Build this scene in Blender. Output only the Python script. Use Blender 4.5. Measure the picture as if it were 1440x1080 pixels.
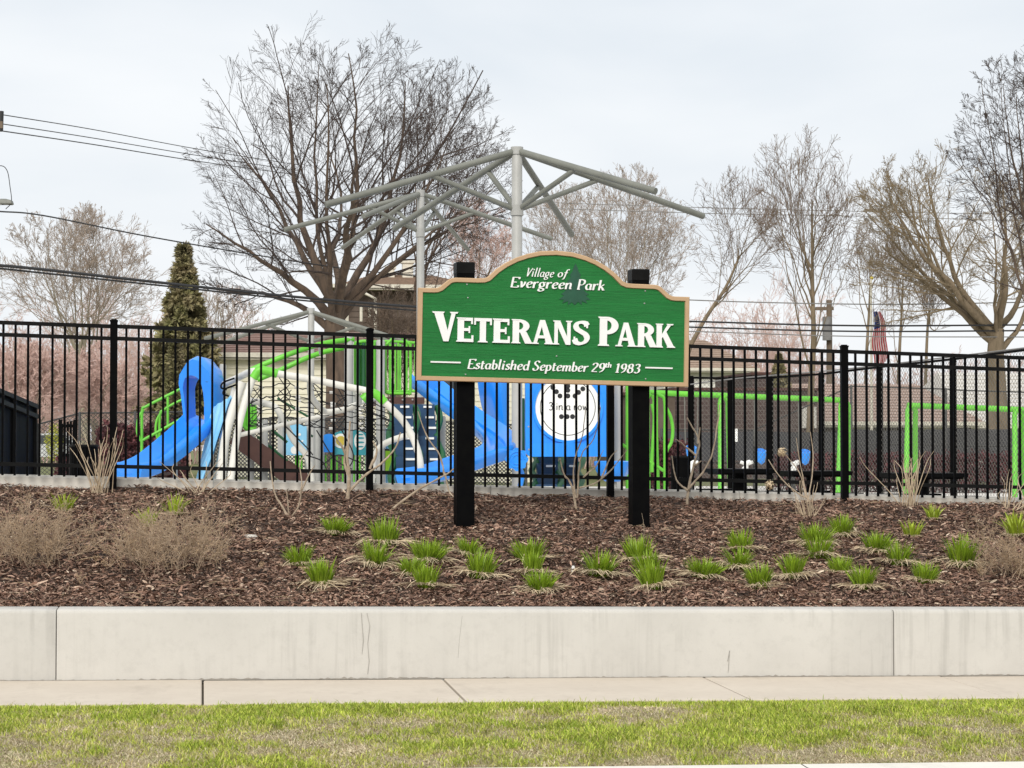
import bpy, math, random
import numpy as np
from mathutils import Vector, Matrix

random.seed(7)
rng = np.random.default_rng(7)
sc = bpy.context.scene
for o in list(bpy.data.objects):
    bpy.data.objects.remove(o)
col = sc.collection

# ------------------------------------------------------------------ camera
FPX = 3000.0                       # focal length in photo pixels (1440 wide)
TH = math.atan(435 / FPX)          # camera turned right of the wall's normal
PH = math.atan(90 / FPX)           # tilted up a little
EYE = np.array([0.0, 0.0, 1.6])
cam = bpy.data.cameras.new('camera')
cam.sensor_width = 36
cam.lens = 36 * FPX / 1440
cam.clip_start = 0.1
cam.clip_end = 3000
camo = bpy.data.objects.new('camera', cam)
camo.location = EYE
camo.rotation_euler = (math.radians(90) + PH, 0, -TH)
col.objects.link(camo)
sc.camera = camo

# ------------------------------------------------------------------ sky and sun (overcast)
SUN_EL, SUN_AZ = math.radians(38), math.radians(202)      # azimuth clockwise from +Y: behind the camera, to the left
w = bpy.data.worlds.new('World')
sc.world = w
w.use_nodes = True
nt = w.node_tree
nt.nodes.clear()
def N(tree, t, **k):
    n = tree.nodes.new(t)
    for a, b in k.items():
        setattr(n, a, b)
    return n
wo = N(nt, 'ShaderNodeOutputWorld')
bg1 = N(nt, 'ShaderNodeBackground')
sky = N(nt, 'ShaderNodeTexSky', sky_type='NISHITA', sun_disc=False)
sky.sun_elevation = SUN_EL
sky.sun_rotation = SUN_AZ
sky.dust_density = 4.0
bg1.inputs[1].default_value = 0.06
bg2 = N(nt, 'ShaderNodeBackground')
bg2.inputs[1].default_value = 1.0
tc = N(nt, 'ShaderNodeTexCoord')
mp = N(nt, 'ShaderNodeMapping')
mp.inputs['Scale'].default_value = (1.0, 1.0, 3.2)
mp.inputs['Location'].default_value = (0.35, 0.1, 0.15)
n1 = N(nt, 'ShaderNodeTexNoise')
n1.inputs['Scale'].default_value = 3.4
n1.inputs['Detail'].default_value = 5
n1.inputs['Roughness'].default_value = 0.45
n1.inputs['Distortion'].default_value = 0.4
cr = N(nt, 'ShaderNodeValToRGB')
cr.color_ramp.elements[0].position = 0.34
cr.color_ramp.elements[0].color = (0.445, 0.475, 0.505, 1)
cr.color_ramp.elements[1].position = 0.66
cr.color_ramp.elements[1].color = (0.56, 0.568, 0.575, 1)
mx = N(nt, 'ShaderNodeMixShader')
mx.inputs[0].default_value = 0.93
L = nt.links.new
L(tc.outputs['Generated'], mp.inputs[0]); L(mp.outputs[0], n1.inputs[0])
L(n1.outputs[0], cr.inputs[0]); L(cr.outputs[0], bg2.inputs[0])
L(sky.outputs[0], bg1.inputs[0])
L(bg1.outputs[0], mx.inputs[1]); L(bg2.outputs[0], mx.inputs[2]); L(mx.outputs[0], wo.inputs[0])

sl = bpy.data.lights.new('sun', 'SUN')
sl.energy = 1.5
sl.angle = math.radians(30)
sl.color = (1.0, 0.95, 0.87)
so = bpy.data.objects.new('sun', sl)
sd = Vector((math.sin(SUN_AZ) * math.cos(SUN_EL), math.cos(SUN_AZ) * math.cos(SUN_EL), math.sin(SUN_EL)))
so.rotation_euler = sd.to_track_quat('Z', 'Y').to_euler()
so.location = (0, -10, 30)
col.objects.link(so)

vs = sc.view_settings
vs.view_transform = 'Standard'
vs.look = 'None'
vs.exposure = 0.90
vs.gamma = 1.0
vs.use_curve_mapping = False

# ------------------------------------------------------------------ projection helpers (photo pixel + distance -> place)
_F = np.array([math.sin(TH) * math.cos(PH), math.cos(TH) * math.cos(PH), math.sin(PH)])
_R = np.array([math.cos(TH), -math.sin(TH), 0.0])
_U = np.cross(_R, _F)
def P(px, py, Y):
    d = _F + (px - 720) / FPX * _R + (540 - py) / FPX * _U
    return EYE + d * (Y / d[1])
def PP(pts, Y=None):
    return np.array([P(p[0], p[1], p[2] if len(p) > 2 else Y) for p in pts])
def hit(px, py, fz, lo=6.0, hi=120.0):
    for _ in range(48):
        m = (lo + hi) / 2
        p = P(px, py, m)
        if p[2] > fz(p[0], p[1]):
            lo = m
        else:
            hi = m
    return P(px, py, (lo + hi) / 2)
def lin(pa, pb):
    return lambda x: pa[2] + (pb[2] - pa[2]) * (x - pa[0]) / (pb[0] - pa[0])

Y_KERB, Y_LAWN0, Y_LAWN1, Y_WALL, Y_BED, Y_FENCE, Y_CURB = 10.1, 10.46, 13.33, 14.62, 14.9, 20.2, 20.3
side_z = lin(P(0, 958, 14.62), P(1440, 950, 14.62))           # pavement level, falls gently to the right
wall_z = lin(P(0, 857, 14.62), P(1440, 857, 14.62))
curb_top = lin(P(0, 667, 20.3), P(1440, 700, 20.3))
bed_back = lin(P(0, 682, 20.25), P(1440, 712, 20.25))
def park_z(x, y=0):
    return 0.70 - 0.024 * (np.clip(x, -4, 9) - 3)
def vnoise(x, y, s, seed=0):
    x = np.asarray(x, float) / s; y = np.asarray(y, float) / s
    r = np.random.default_rng(seed + 1000)
    out = 0
    for k in range(6):
        a = r.uniform(0, 6.283); fr = r.uniform(.6, 1.6); ph = r.uniform(0, 6.283)
        out = out + np.sin((x * math.cos(a) + y * math.sin(a)) * fr * 3.0 + ph + 1.3 * np.sin((x * math.sin(a * 1.7) + y * math.cos(a * 1.7)) * 1.7 + ph * 2))
    return out / 6
def bed_z(x, y):
    t = np.clip((np.asarray(y, float) - Y_BED) / (Y_FENCE + .1 - Y_BED), 0, 1)
    e = t * t * (3 - 2 * t)
    t2 = .8 * t + .2 * e
    z = (wall_z(x) - .03) * (1 - t2) + bed_back(x) * t2
    return z + .035 * vnoise(x, y, .9, 3) * np.clip(t * 8, 0, 1) + .015 * vnoise(x, y, .28, 5)
def lawn_z(x, y):
    t = np.clip((np.asarray(y, float) - Y_LAWN0) / (Y_LAWN1 - Y_LAWN0), 0, 1)
    return side_z(x) + .004 - .020 * np.clip(t * 4 - 3, 0, 1) + .03 * np.sin(t * math.pi) * (1 + .6 * vnoise(x, y, .8, 11)) + .006 * vnoise(x, y, .2, 12)

# ------------------------------------------------------------------ materials
MATS = {}
def mat(name, c, rough=.6, c2=None, scale=6.0, bump=0.0, bscale=None, metallic=0.0, spec=.5, detail=6, lo=.35, hi=.65, stretch=None, attr=False, coat=0.0, trans=0.0):
    if name in MATS:
        return MATS[name]
    m = bpy.data.materials.new(name)
    m.use_nodes = True
    t = m.node_tree
    b = t.nodes['Principled BSDF']
    b.inputs['Roughness'].default_value = rough
    b.inputs['Metallic'].default_value = metallic
    b.inputs['Specular IOR Level'].default_value = spec
    b.inputs['Coat Weight'].default_value = coat
    c2 = c2 or tuple(x * .78 for x in c)
    tcn = N(t, 'ShaderNodeTexCoord'); mpn = N(t, 'ShaderNodeMapping')
    if stretch:
        mpn.inputs['Scale'].default_value = stretch
    nz = N(t, 'ShaderNodeTexNoise')
    nz.inputs['Scale'].default_value = scale
    nz.inputs['Detail'].default_value = detail
    nz.inputs['Roughness'].default_value = .6
    rp = N(t, 'ShaderNodeValToRGB')
    rp.color_ramp.elements[0].position = lo; rp.color_ramp.elements[1].position = hi
    rp.color_ramp.elements[0].color = (*c2, 1); rp.color_ramp.elements[1].color = (*c, 1)
    k = t.links.new
    k(tcn.outputs['Object'], mpn.inputs[0]); k(mpn.outputs[0], nz.inputs[0]); k(nz.outputs[0], rp.inputs[0])
    if attr:
        at = N(t, 'ShaderNodeAttribute', attribute_name='tint')
        ml = N(t, 'ShaderNodeMix', data_type='RGBA', blend_type='MULTIPLY')
        ml.inputs[0].default_value = 1
        k(rp.outputs[0], ml.inputs[6]); k(at.outputs['Color'], ml.inputs[7]); k(ml.outputs[2], b.inputs['Base Color'])
    else:
        k(rp.outputs[0], b.inputs['Base Color'])
    if bump:
        n2 = N(t, 'ShaderNodeTexNoise')
        n2.inputs['Scale'].default_value = bscale or scale * 4
        n2.inputs['Detail'].default_value = 5
        bp = N(t, 'ShaderNodeBump')
        bp.inputs['Strength'].default_value = bump
        bp.inputs['Distance'].default_value = .01
        k(mpn.outputs[0], n2.inputs[0]); k(n2.outputs[0], bp.inputs['Height']); k(bp.outputs[0], b.inputs['Normal'])
    if trans:
        tr = N(t, 'ShaderNodeBsdfTranslucent'); ms = N(t, 'ShaderNodeMixShader')
        ms.inputs[0].default_value = trans
        src = ml.outputs[2] if attr else rp.outputs[0]
        k(src, tr.inputs[0]); k(b.outputs[0], ms.inputs[1]); k(tr.outputs[0], ms.inputs[2])
        k(ms.outputs[0], t.nodes['Material Output'].inputs[0])
    MATS[name] = m
    return m

def concrete(name, base, dark, streak):
    """cast concrete: cloudy tone, pores, faint vertical water streaks and smears"""
    m = bpy.data.materials.new(name); m.use_nodes = True
    t = m.node_tree; b = t.nodes['Principled BSDF']; k = t.links.new
    b.inputs['Roughness'].default_value = .9; b.inputs['Specular IOR Level'].default_value = .25
    g = N(t, 'ShaderNodeNewGeometry')
    def noise(sc_, scale, detail, rough=.6):
        mp_ = N(t, 'ShaderNodeMapping'); mp_.inputs['Scale'].default_value = sc_
        n_ = N(t, 'ShaderNodeTexNoise'); n_.inputs['Scale'].default_value = scale; n_.inputs['Detail'].default_value = detail; n_.inputs['Roughness'].default_value = rough
        k(g.outputs['Position'], mp_.inputs[0]); k(mp_.outputs[0], n_.inputs[0]); return n_
    def ramp(src, lo, hi):
        r = N(t, 'ShaderNodeMapRange'); r.inputs[1].default_value = lo; r.inputs[2].default_value = hi
        k(src, r.inputs[0]); return r.outputs[0]
    def mixc(fac, a, bcol, amount=1.0):
        q = N(t, 'ShaderNodeMix', data_type='RGBA')
        mm = N(t, 'ShaderNodeMath', operation='MULTIPLY'); mm.inputs[1].default_value = amount
        k(fac, mm.inputs[0]); k(mm.outputs[0], q.inputs[0])
        if isinstance(a, tuple): q.inputs[6].default_value = (*a, 1)
        else: k(a, q.inputs[6])
        q.inputs[7].default_value = (*bcol, 1); return q.outputs[2]
    c = mixc(ramp(noise((1, 1, 1), 1.6, 5).outputs[0], .35, .7), base, dark, .55)
    c = mixc(ramp(noise((1, 1, 1), 14, 6, .7).outputs[0], .5, .72), c, dark, .5)
    if streak:
        s1 = ramp(noise((9, 1, .35), 1.5, 4).outputs[0], .5, .74)
        s2 = ramp(noise((.8, 1, 1.2), .9, 3).outputs[0], .46, .62)
        mm = N(t, 'ShaderNodeMath', operation='MULTIPLY'); k(s1, mm.inputs[0]); k(s2, mm.inputs[1])
        c = mixc(mm.outputs[0], c, streak, .62)
        s3 = ramp(noise((30, 1, .6), 1.3, 3).outputs[0], .66, .75)
        c = mixc(s3, c, streak, .14)
    else:
        s1 = ramp(noise((1.5, .6, 1), 2.2, 6, .7).outputs[0], .55, .75)
        c = mixc(s1, c, tuple(x * .8 for x in dark), .5)
    pores = ramp(noise((1, 1, 1), 160, 3).outputs[0], .66, .74)
    c = mixc(pores, c, tuple(x * .55 for x in dark), .5)
    k(c, b.inputs['Base Color'])
    bp = N(t, 'ShaderNodeBump'); bp.inputs['Strength'].default_value = .25; bp.inputs['Distance'].default_value = .004
    k(noise((1, 1, 1), 60, 6).outputs[0], bp.inputs['Height']); k(bp.outputs[0], b.inputs['Normal'])
    MATS[name] = m
    return m

concrete('wall_concrete', (.525, .507, .472), (.43, .415, .385), (.27, .26, .238))
concrete('walk_concrete', (.57, .505, .425), (.47, .41, .34), None)
concrete('curb_concrete', (.66, .63, .57), (.52, .49, .44), (.40, .37, .33))
concrete('kerb_concrete', (.72, .69, .63), (.6, .57, .52), None)
mat('joint_dirt', (.10, .085, .06), .95)
mat('soil', (.060, .034, .022), .95, (.03, .018, .012), scale=14, bump=1, bscale=60)
mat('mulch_chip', (1, 1, 1), .85, (.7, .66, .62), scale=30, attr=True, spec=.2)
mat('turf', (.26, .28, .08), .95, (.40, .33, .19), scale=5, bump=1, bscale=120)
mat('grass_blade', (1, 1, 1), .6, (.8, .8, .8), scale=20, attr=True, trans=.25, spec=.25)
mat('asphalt', (.055, .055, .058), .9, scale=60, bump=.3)
mat('pavement', (.68, .65, .60), .9, (.56, .53, .49), scale=1.2)
mat('park_turf', (.10, .14, .03), .95, (.16, .14, .06), scale=3)
mat('black_metal', (.0025, .0025, .003), .5, (.004, .004, .004), scale=12, spec=.03)
mat('black_rail', (.005, .005, .005), .5, (.008, .008, .008), scale=9, spec=.09)
mat('sign_green', (.009, .18, .034), .55, (.006, .125, .024), scale=9, stretch=(.35, 1, 16), bump=.5, bscale=22, spec=.3)
mat('sign_tan', (.50, .335, .195), .6, (.45, .30, .17), scale=7)
mat('white_paint', (.86, .86, .85), .45, (.8, .8, .79), scale=10)
mat('emblem_green', (.010, .085, .045), .6, (.007, .065, .034), scale=12)
mat('galv', (.45, .45, .44), .4, metallic=.6)
mat('shaded_grey', (.185, .19, .165), .5, (.14, .145, .125), scale=2.5)  # darker than the posts: the shade of undersides is put into the colour
mat('post_grey', (.40, .40, .385), .5, (.33, .33, .315), scale=2.5, spec=.4)
mat('tube_white', (.68, .67, .62), .5, (.56, .55, .50), scale=3)
mat('play_green', (.15, .55, .04), .45, (.10, .42, .03), scale=3)
mat('deep_green', (.01, .10, .03), .5, (.008, .075, .025), scale=4)
mat('play_blue', (.016, .27, .86), .3, (.012, .23, .78), scale=1.6, coat=.35)
mat('pale_blue', (.20, .52, .78), .45, (.28, .58, .80), scale=5)
mat('teal_panel', (.05, .36, .42), .5, scale=4)
mat('navy', (.012, .055, .13), .5, scale=4)
mat('deck_brown', (.085, .035, .026), .6, (.065, .026, .02), scale=5)
mat('rope', (.012, .012, .013), .8)
mat('clamp', (.62, .61, .58), .5)
mat('yellow', (.62, .48, .06), .5)
mat('lime', (.30, .62, .03), .5)
mat('panel_white', (.83, .83, .80), .5, (.78, .78, .75), scale=3)
mat('print_black', (.012, .012, .014), .6)
mat('siding', (.84, .80, .64), .7, (.79, .75, .60), scale=1.2)
mat('siding_white', (.74, .73, .68), .7, (.68, .67, .62), scale=1.2)
mat('trim', (.68, .64, .54), .6)
mat('roof_pale', (.42, .31, .26), .9, (.33, .24, .20), scale=9, bump=.4)
mat('roof_red', (.30, .20, .17), .9, (.23, .15, .13), scale=9, bump=.4)
mat('roof_tan', (.34, .25, .19), .9, (.26, .19, .145), scale=7, bump=.4)
mat('grey_siding', (.60, .575, .53), .8, (.53, .51, .47), scale=.8)
mat('dark_house', (.085, .06, .046), .85, (.13, .10, .08), scale=2)
mat('glass', (.05, .06, .07), .12, spec=.6)
mat('bark_dark', (.13, .09, .062), .9, (.065, .046, .034), scale=7, stretch=(1, 1, .3), bump=.6)
mat('twig_dark', (.060, .040, .031), .85, (.042, .029, .024), scale=2)
mat('bark_mid', (.23, .175, .115), .9, (.13, .10, .06), scale=5, stretch=(1, 1, .3), bump=.5)
mat('twig_mid', (.21, .15, .11), .85, (.15, .11, .08), scale=2)
mat('bark_pale', (.36, .32, .255), .9, (.24, .21, .15), scale=4, stretch=(1, 1, .3))
mat('twig_pale', (.42, .34, .28), .85, (.33, .27, .22), scale=2)
mat('twig_pink', (.66, .48, .42), .85, (.54, .38, .33), scale=2)
mat('twig_olive', (.28, .215, .13), .85, (.20, .155, .10), scale=2)
mat('needles', (.15, .155, .065), .8, (.22, .19, .12), scale=2.2, attr=True)
mat('hedge_red', (.085, .020, .022), .8, (.045, .014, .016), scale=4, attr=True)
mat('leaf_green', (.17, .27, .014), .5, (.23, .34, .02), scale=9, trans=.3, attr=True)
mat('straw', (.62, .50, .34), .85, (.48, .37, .23), scale=12, attr=True)
mat('stalk', (.55, .44, .31), .85, (.40, .31, .21), scale=9)
mat('dry_stem', (.50, .38, .265), .9, (.38, .28, .19), scale=9)
mat('shrub_bark', (.48, .39, .29), .85, (.30, .23, .16), scale=22)
mat('cable', (.018, .018, .02), .6)
mat('cable_grey', (.20, .195, .19), .6)
mat('chain', (.15, .145, .13), .6)
mat('windscreen', (.035, .036, .040), .9, (.05, .05, .054), scale=3)
mat('chain_dark', (.045, .045, .043), .6)
mat('flag_red', (.50, .02, .035), .8); mat('flag_white', (.78, .78, .78), .8); mat('flag_blue', (.03, .05, .20), .8)
mat('car_white', (.62, .63, .64), .3, coat=.5); mat('tyre', (.015, .015, .015), .9)
mat('wood_pole', (.16, .12, .085), .9, scale=4)
mat('stone', (.27, .245, .21), .9, scale=20)
mat('hairline', (.36, .345, .315), .9, scale=20)

def brick_mat(name, c1, c2, cm, sc_):
    m = bpy.data.materials.new(name); m.use_nodes = True
    t = m.node_tree; b = t.nodes['Principled BSDF']; k = t.links.new
    b.inputs['Roughness'].default_value = .9
    tcn = N(t, 'ShaderNodeTexCoord'); sp = N(t, 'ShaderNodeSeparateXYZ'); cb = N(t, 'ShaderNodeCombineXYZ')
    br = N(t, 'ShaderNodeTexBrick')
    br.inputs['Color1'].default_value = (*c1, 1); br.inputs['Color2'].default_value = (*c2, 1); br.inputs['Mortar'].default_value = (*cm, 1)
    br.inputs['Scale'].default_value = sc_; br.inputs['Mortar Size'].default_value = .02
    br.inputs['Brick Width'].default_value = .5; br.inputs['Row Height'].default_value = .2
    k(tcn.outputs['Object'], sp.inputs[0]); k(sp.outputs[0], cb.inputs[0]); k(sp.outputs[2], cb.inputs[1]); k(cb.outputs[0], br.inputs[0])
    k(br.outputs[0], b.inputs['Base Color'])
    MATS[name] = m
brick_mat('brick', (.088, .058, .053), (.068, .045, .042), (.125, .10, .092), 1.3)

# ------------------------------------------------------------------ mesh helpers
class MB:
    def __init__(s):
        s.v = []; s.f = []; s.n = 0; s.tint = []; s.mi = []
    def add(s, v, f, tint=None, mi=0):
        v = np.asarray(v, float).reshape(-1, 3)
        for q in f:
            s.f.append([int(i) + s.n for i in q]); s.mi.append(mi)
        s.v.append(v); s.n += len(v)
        s.tint.append(np.tile(np.asarray(tint if tint is not None else (1, 1, 1), float), (len(v), 1)))
    def box(s, c, d, rz=0, shear=0, mi=0):
        x, y, z = np.asarray(d, float) / 2
        v = np.array([[a, b, e] for a in (-x, x) for b in (-y, y) for e in (-z, z)])
        v[:, 2] += v[:, 0] * shear
        cs, sn = math.cos(rz), math.sin(rz)
        v = np.stack([v[:, 0] * cs - v[:, 1] * sn, v[:, 0] * sn + v[:, 1] * cs, v[:, 2]], 1) + np.asarray(c, float)
        s.add(v, [(0, 1, 3, 2), (4, 6, 7, 5), (0, 4, 5, 1), (2, 3, 7, 6), (0, 2, 6, 4), (1, 5, 7, 3)], mi=mi)
        return s
    def bar(s, a, b, wx, wz, up=(0, 0, 1)):
        """rectangular bar from a to b"""
        a = np.asarray(a, float); b = np.asarray(b, float)
        t = (b - a) / np.linalg.norm(b - a); u = np.asarray(up, float)
        r = np.cross(t, u); r /= np.linalg.norm(r); u = np.cross(r, t)
        v = [p + r * i * wx / 2 + u * j * wz / 2 for p in (a, b) for i in (-1, 1) for j in (-1, 1)]
        s.add(v, [(0, 1, 3, 2), (4, 6, 7, 5), (0, 4, 5, 1), (2, 3, 7, 6), (0, 2, 6, 4), (1, 5, 7, 3)])
        return s
    def tube(s, pts, r, sides=8, caps=True):
        pts = np.asarray(pts, float); n = len(pts)
        r = np.broadcast_to(np.asarray(r, float), (n,))
        t = np.gradient(pts, axis=0); t /= np.linalg.norm(t, axis=1)[:, None] + 1e-12
        ref = np.array([.12, .2, 1.0]) if abs(t[:, 2]).mean() < .85 else np.array([1, .3, .1])
        vs_ = []
        for i in range(n):
            a = np.cross(t[i], ref); a /= np.linalg.norm(a) + 1e-12
            b = np.cross(t[i], a)
            for k in range(sides):
                q = 2 * math.pi * k / sides
                vs_.append(pts[i] + r[i] * (a * math.cos(q) + b * math.sin(q)))
        f = [(i * sides + k, i * sides + (k + 1) % sides, (i + 1) * sides + (k + 1) % sides, (i + 1) * sides + k) for i in range(n - 1) for k in range(sides)]
        if caps:
            f.append(tuple(range(sides))[::-1]); f.append(tuple((n - 1) * sides + k for k in range(sides)))
        s.add(vs_, f)
        return s
    def prism(s, poly, to3, d0, d1, mi=0):
        """flat polygon (2-D) thickened between depths d0 and d1; to3(x, y, d) -> point"""
        n = len(poly)
        v = [to3(x, y, d0) for x, y in poly] + [to3(x, y, d1) for x, y in poly]
        s.add(v, [tuple(range(n))[::-1], tuple(range(n, 2 * n))] + [(i, (i + 1) % n, n + (i + 1) % n, n + i) for i in range(n)], mi=mi)
        return s
    def ribbon(s, a, b, to3, d0, d1):
        """strip between polylines a and b, thickened"""
        n = len(a)
        v = [to3(*p, d0) for p in a] + [to3(*p, d0) for p in b] + [to3(*p, d1) for p in a] + [to3(*p, d1) for p in b]
        f = []
        for i in range(n - 1):
            f += [(i + 1, i, n + i, n + i + 1), (2 * n + i, 2 * n + i + 1, 3 * n + i + 1, 3 * n + i),
                  (i, i + 1, 2 * n + i + 1, 2 * n + i), (n + i + 1, n + i, 3 * n + i, 3 * n + i + 1)]
        f += [(0, 2 * n, 3 * n, n), (n - 1, 2 * n - 1, 4 * n - 1, 3 * n - 1)]
        s.add(v, f)
        return s
    def grid(s, G, closed=False, tint=None):
        G = np.asarray(G, float); a, b = G.shape[:2]
        f = [(i * b + j, i * b + (j + 1) % b, (i + 1) * b + (j + 1) % b, (i + 1) * b + j) for i in range(a - 1) for j in range(b if closed else b - 1)]
        s.add(G.reshape(-1, 3), f, tint)
        return s
    def mesh(s, name, m, smooth=False, tint=False):
        me = bpy.data.meshes.new(name)
        me.from_pydata(np.concatenate(s.v).tolist(), [], s.f)
        for x in (m if isinstance(m, (list, tuple)) else [m]):
            me.materials.append(MATS[x])
        if any(s.mi):
            me.polygons.foreach_set('material_index', s.mi)
        if smooth:
            me.polygons.foreach_set('use_smooth', [True] * len(me.polygons))
            try:
                me.set_sharp_from_angle(angle=math.radians(42))
            except Exception:
                pass
        if tint:
            at = me.color_attributes.new('tint', 'FLOAT_COLOR', 'POINT')
            tt = np.concatenate(s.tint); tt = np.c_[tt, np.ones(len(tt))]
            at.data.foreach_set('color', tt.ravel())
        me.update()
        return me
    def build(s, name, m, parent=None, smooth=False, tint=False, origin=None):
        if origin is not None:
            o3 = np.asarray(origin, float); s.v = [x - o3 for x in s.v]
        return link(name, s.mesh(name, m, smooth, tint), parent, origin)

def link(name, me, parent=None, loc=None):
    o = bpy.data.objects.new(name, me)
    if loc is not None:
        o.location = loc
    if parent is not None:
        o.parent = parent
    col.objects.link(o)
    return o
def fast_mesh(name, V, Fa, m, tint=None, smooth=False):
    """V (n,3); Fa (k, 3 or 4) index array"""
    me = bpy.data.meshes.new(name)
    V = np.asarray(V, np.float32); Fa = np.asarray(Fa, np.int32); k, c = Fa.shape
    me.vertices.add(len(V)); me.vertices.foreach_set('co', V.ravel())
    me.loops.add(k * c); me.loops.foreach_set('vertex_index', Fa.ravel())
    me.polygons.add(k); me.polygons.foreach_set('loop_start', np.arange(0, k * c, c, dtype=np.int32))
    me.polygons.foreach_set('loop_total', np.full(k, c, np.int32))
    me.materials.append(MATS[m])
    if smooth:
        me.polygons.foreach_set('use_smooth', np.ones(k, bool))
    if tint is not None:
        at = me.color_attributes.new('tint', 'FLOAT_COLOR', 'POINT')
        at.data.foreach_set('color', np.c_[tint, np.ones(len(tint))].astype(np.float32).ravel())
    me.update(); me.validate()
    return me
def tag(o, label=None, cat=None, group=None, kind=None):
    if label: o['label'] = label
    if cat: o['category'] = cat
    if group: o['group'] = group
    if kind: o['kind'] = kind
    return o
def thing(name, label, cat, loc=(0, 0, 0), group=None, rz=0):
    o = bpy.data.objects.new(name, None)
    o.empty_display_size = .1
    o.location = loc; o.rotation_euler = (0, 0, rz)
    col.objects.link(o)
    return tag(o, label, cat, group)
def child(mb, name, m, root, **k):
    """build a mesh given in world coordinates as a child of an unrotated root"""
    o3 = np.array(root.location) if root.parent is None else np.array(root.location) + np.array(root.parent.location)
    mb.v = [x - o3 for x in mb.v]
    return mb.build(name, m, root, **k)
def spline(pts, n=8):
    """Catmull-Rom through the points"""
    p = np.asarray(pts, float)
    p = np.vstack([2 * p[0] - p[1], p, 2 * p[-1] - p[-2]])
    out = []
    for i in range(1, len(p) - 2):
        for k in range(n):
            t = k / n
            out.append(.5 * (2 * p[i] + (p[i + 1] - p[i - 1]) * t + (2 * p[i - 1] - 5 * p[i] + 4 * p[i + 1] - p[i + 2]) * t * t + (3 * p[i] - p[i - 1] - 3 * p[i + 1] + p[i + 2]) * t ** 3))
    out.append(p[-2])
    return np.array(out)
ORD = ['first', 'second', 'third', 'fourth', 'fifth', 'sixth', 'seventh', 'eighth', 'ninth', 'tenth', 'eleventh', 'twelfth', 'thirteenth', 'fourteenth', 'fifteenth', 'sixteenth', 'seventeenth', 'eighteenth', 'nineteenth', 'twentieth']
for k in range(1, 10):
    ORD.append('twenty-' + ORD[k - 1])
ORD.append('thirtieth')
for k in range(1, 10):
    ORD.append('thirty-' + ORD[k - 1])

# ================================================================== the setting
def sheet(name, m, xs, ys, fz, kind='structure'):
    X, Yy = np.meshgrid(xs, ys, indexing='xy')
    Z = fz(X, Yy) * np.ones_like(X)
    V = np.stack([X, Yy, Z], 2).reshape(-1, 3)
    a, b = len(ys), len(xs)
    i, j = np.meshgrid(np.arange(a - 1), np.arange(b - 1), indexing='ij')
    q = (i * b + j).ravel()
    me = fast_mesh(name, V, np.stack([q, q + 1, q + b + 1, q + b], 1), m, smooth=True)
    return tag(link(name, me), kind=kind)
XL, XR = -9.0, 18.0
sheet('ground', 'park_turf', np.linspace(-900, 900, 7), np.linspace(-300, 1500, 7), lambda x, y: -.35 + 0 * x)
sheet('road', 'asphalt', np.linspace(-40, 40, 9), np.linspace(-9, Y_KERB + .02, 5), lambda x, y: side_z(x) - .14)
sheet('lawn', 'turf', np.linspace(XL, XR, 160), np.linspace(Y_LAWN0 - .05, Y_LAWN1 + .02, 30), lawn_z)
sheet('mulch_bed', 'soil', np.linspace(XL, XR, 200), np.linspace(Y_BED - .15, Y_CURB + .03, 60), bed_z)
sheet('playground_surface', 'pavement', np.r_[np.linspace(-60, -4, 5), np.linspace(-3.5, 9, 12), np.linspace(10, 90, 6)], np.r_[20.34, 24, 30, 40, 50, 57], lambda x, y: park_z(x))
sheet('far_lawn', 'park_turf', np.r_[np.linspace(-120, -4, 6), np.linspace(-3.5, 9, 12), np.linspace(10, 160, 6)], np.r_[57.02, 75, 110, 400], lambda x, y: park_z(x) + .004)

def setting(name, loc=(0, 0, 0)):
    o = bpy.data.objects.new(name, None); o.empty_display_size = .1; o.location = loc
    col.objects.link(o); o['kind'] = 'structure'
    return o
# street kerb along the near edge of the lawn, cast in lengths
kerb = setting('street_kerb', (0, Y_KERB, 0))
xj = [-6.2, -3.1, -.0, 2.98, 6.2, 9.3]
for a, b in zip(xj[:-1], xj[1:]):
    m = MB()
    pr = [(0, -.16), (.01, -.01), (.03, .006), (.34, .012), (.36, .004), (.36, -.16)]
    m.grid([[(x, Y_KERB + p[0], side_z(x) + p[1]) for p in pr] for x in (a + .004, a + .02, b - .02, b - .004)])
    child(m, 'kerb_stone', 'kerb_concrete', kerb)
# pavement slabs with tooled joints
walk = setting('pavement', (0, Y_LAWN1, 0))
m = MB()
m.grid([[(x, y, side_z(x) - .02) for y in (Y_LAWN1 - .05, Y_WALL + .02)] for x in (XL, XR)])
child(m, 'joint_bed', 'joint_dirt', walk)
xj = [-5.2, -3.45, -1.72, .008, 1.64, 3.47, 5.19, 6.9, 8.65, 10.4]
for i, (a, b) in enumerate(zip(xj[:-1], xj[1:])):
    g = .006 if i != 2 and i != 3 else .0075
    dz = random.uniform(-.004, .004)
    pr = [(Y_LAWN1 - .03, -.03), (Y_LAWN1 - .025, -.004), (Y_LAWN1, 0), (Y_WALL - .03, .003), (Y_WALL - .012, .001), (Y_WALL - .012, -.03)]
    m = MB()
    m.grid([[(x, y, side_z(x) + z + dz + e) for y, z in pr] for x, e in ((a + g, -.03), (a + g, -.003), (a + g + .008, 0), ((a + b) / 2, 0), (b - g - .008, 0), (b - g, -.003), (b - g, -.03))])
    child(m, 'slab', 'walk_concrete', walk)

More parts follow.
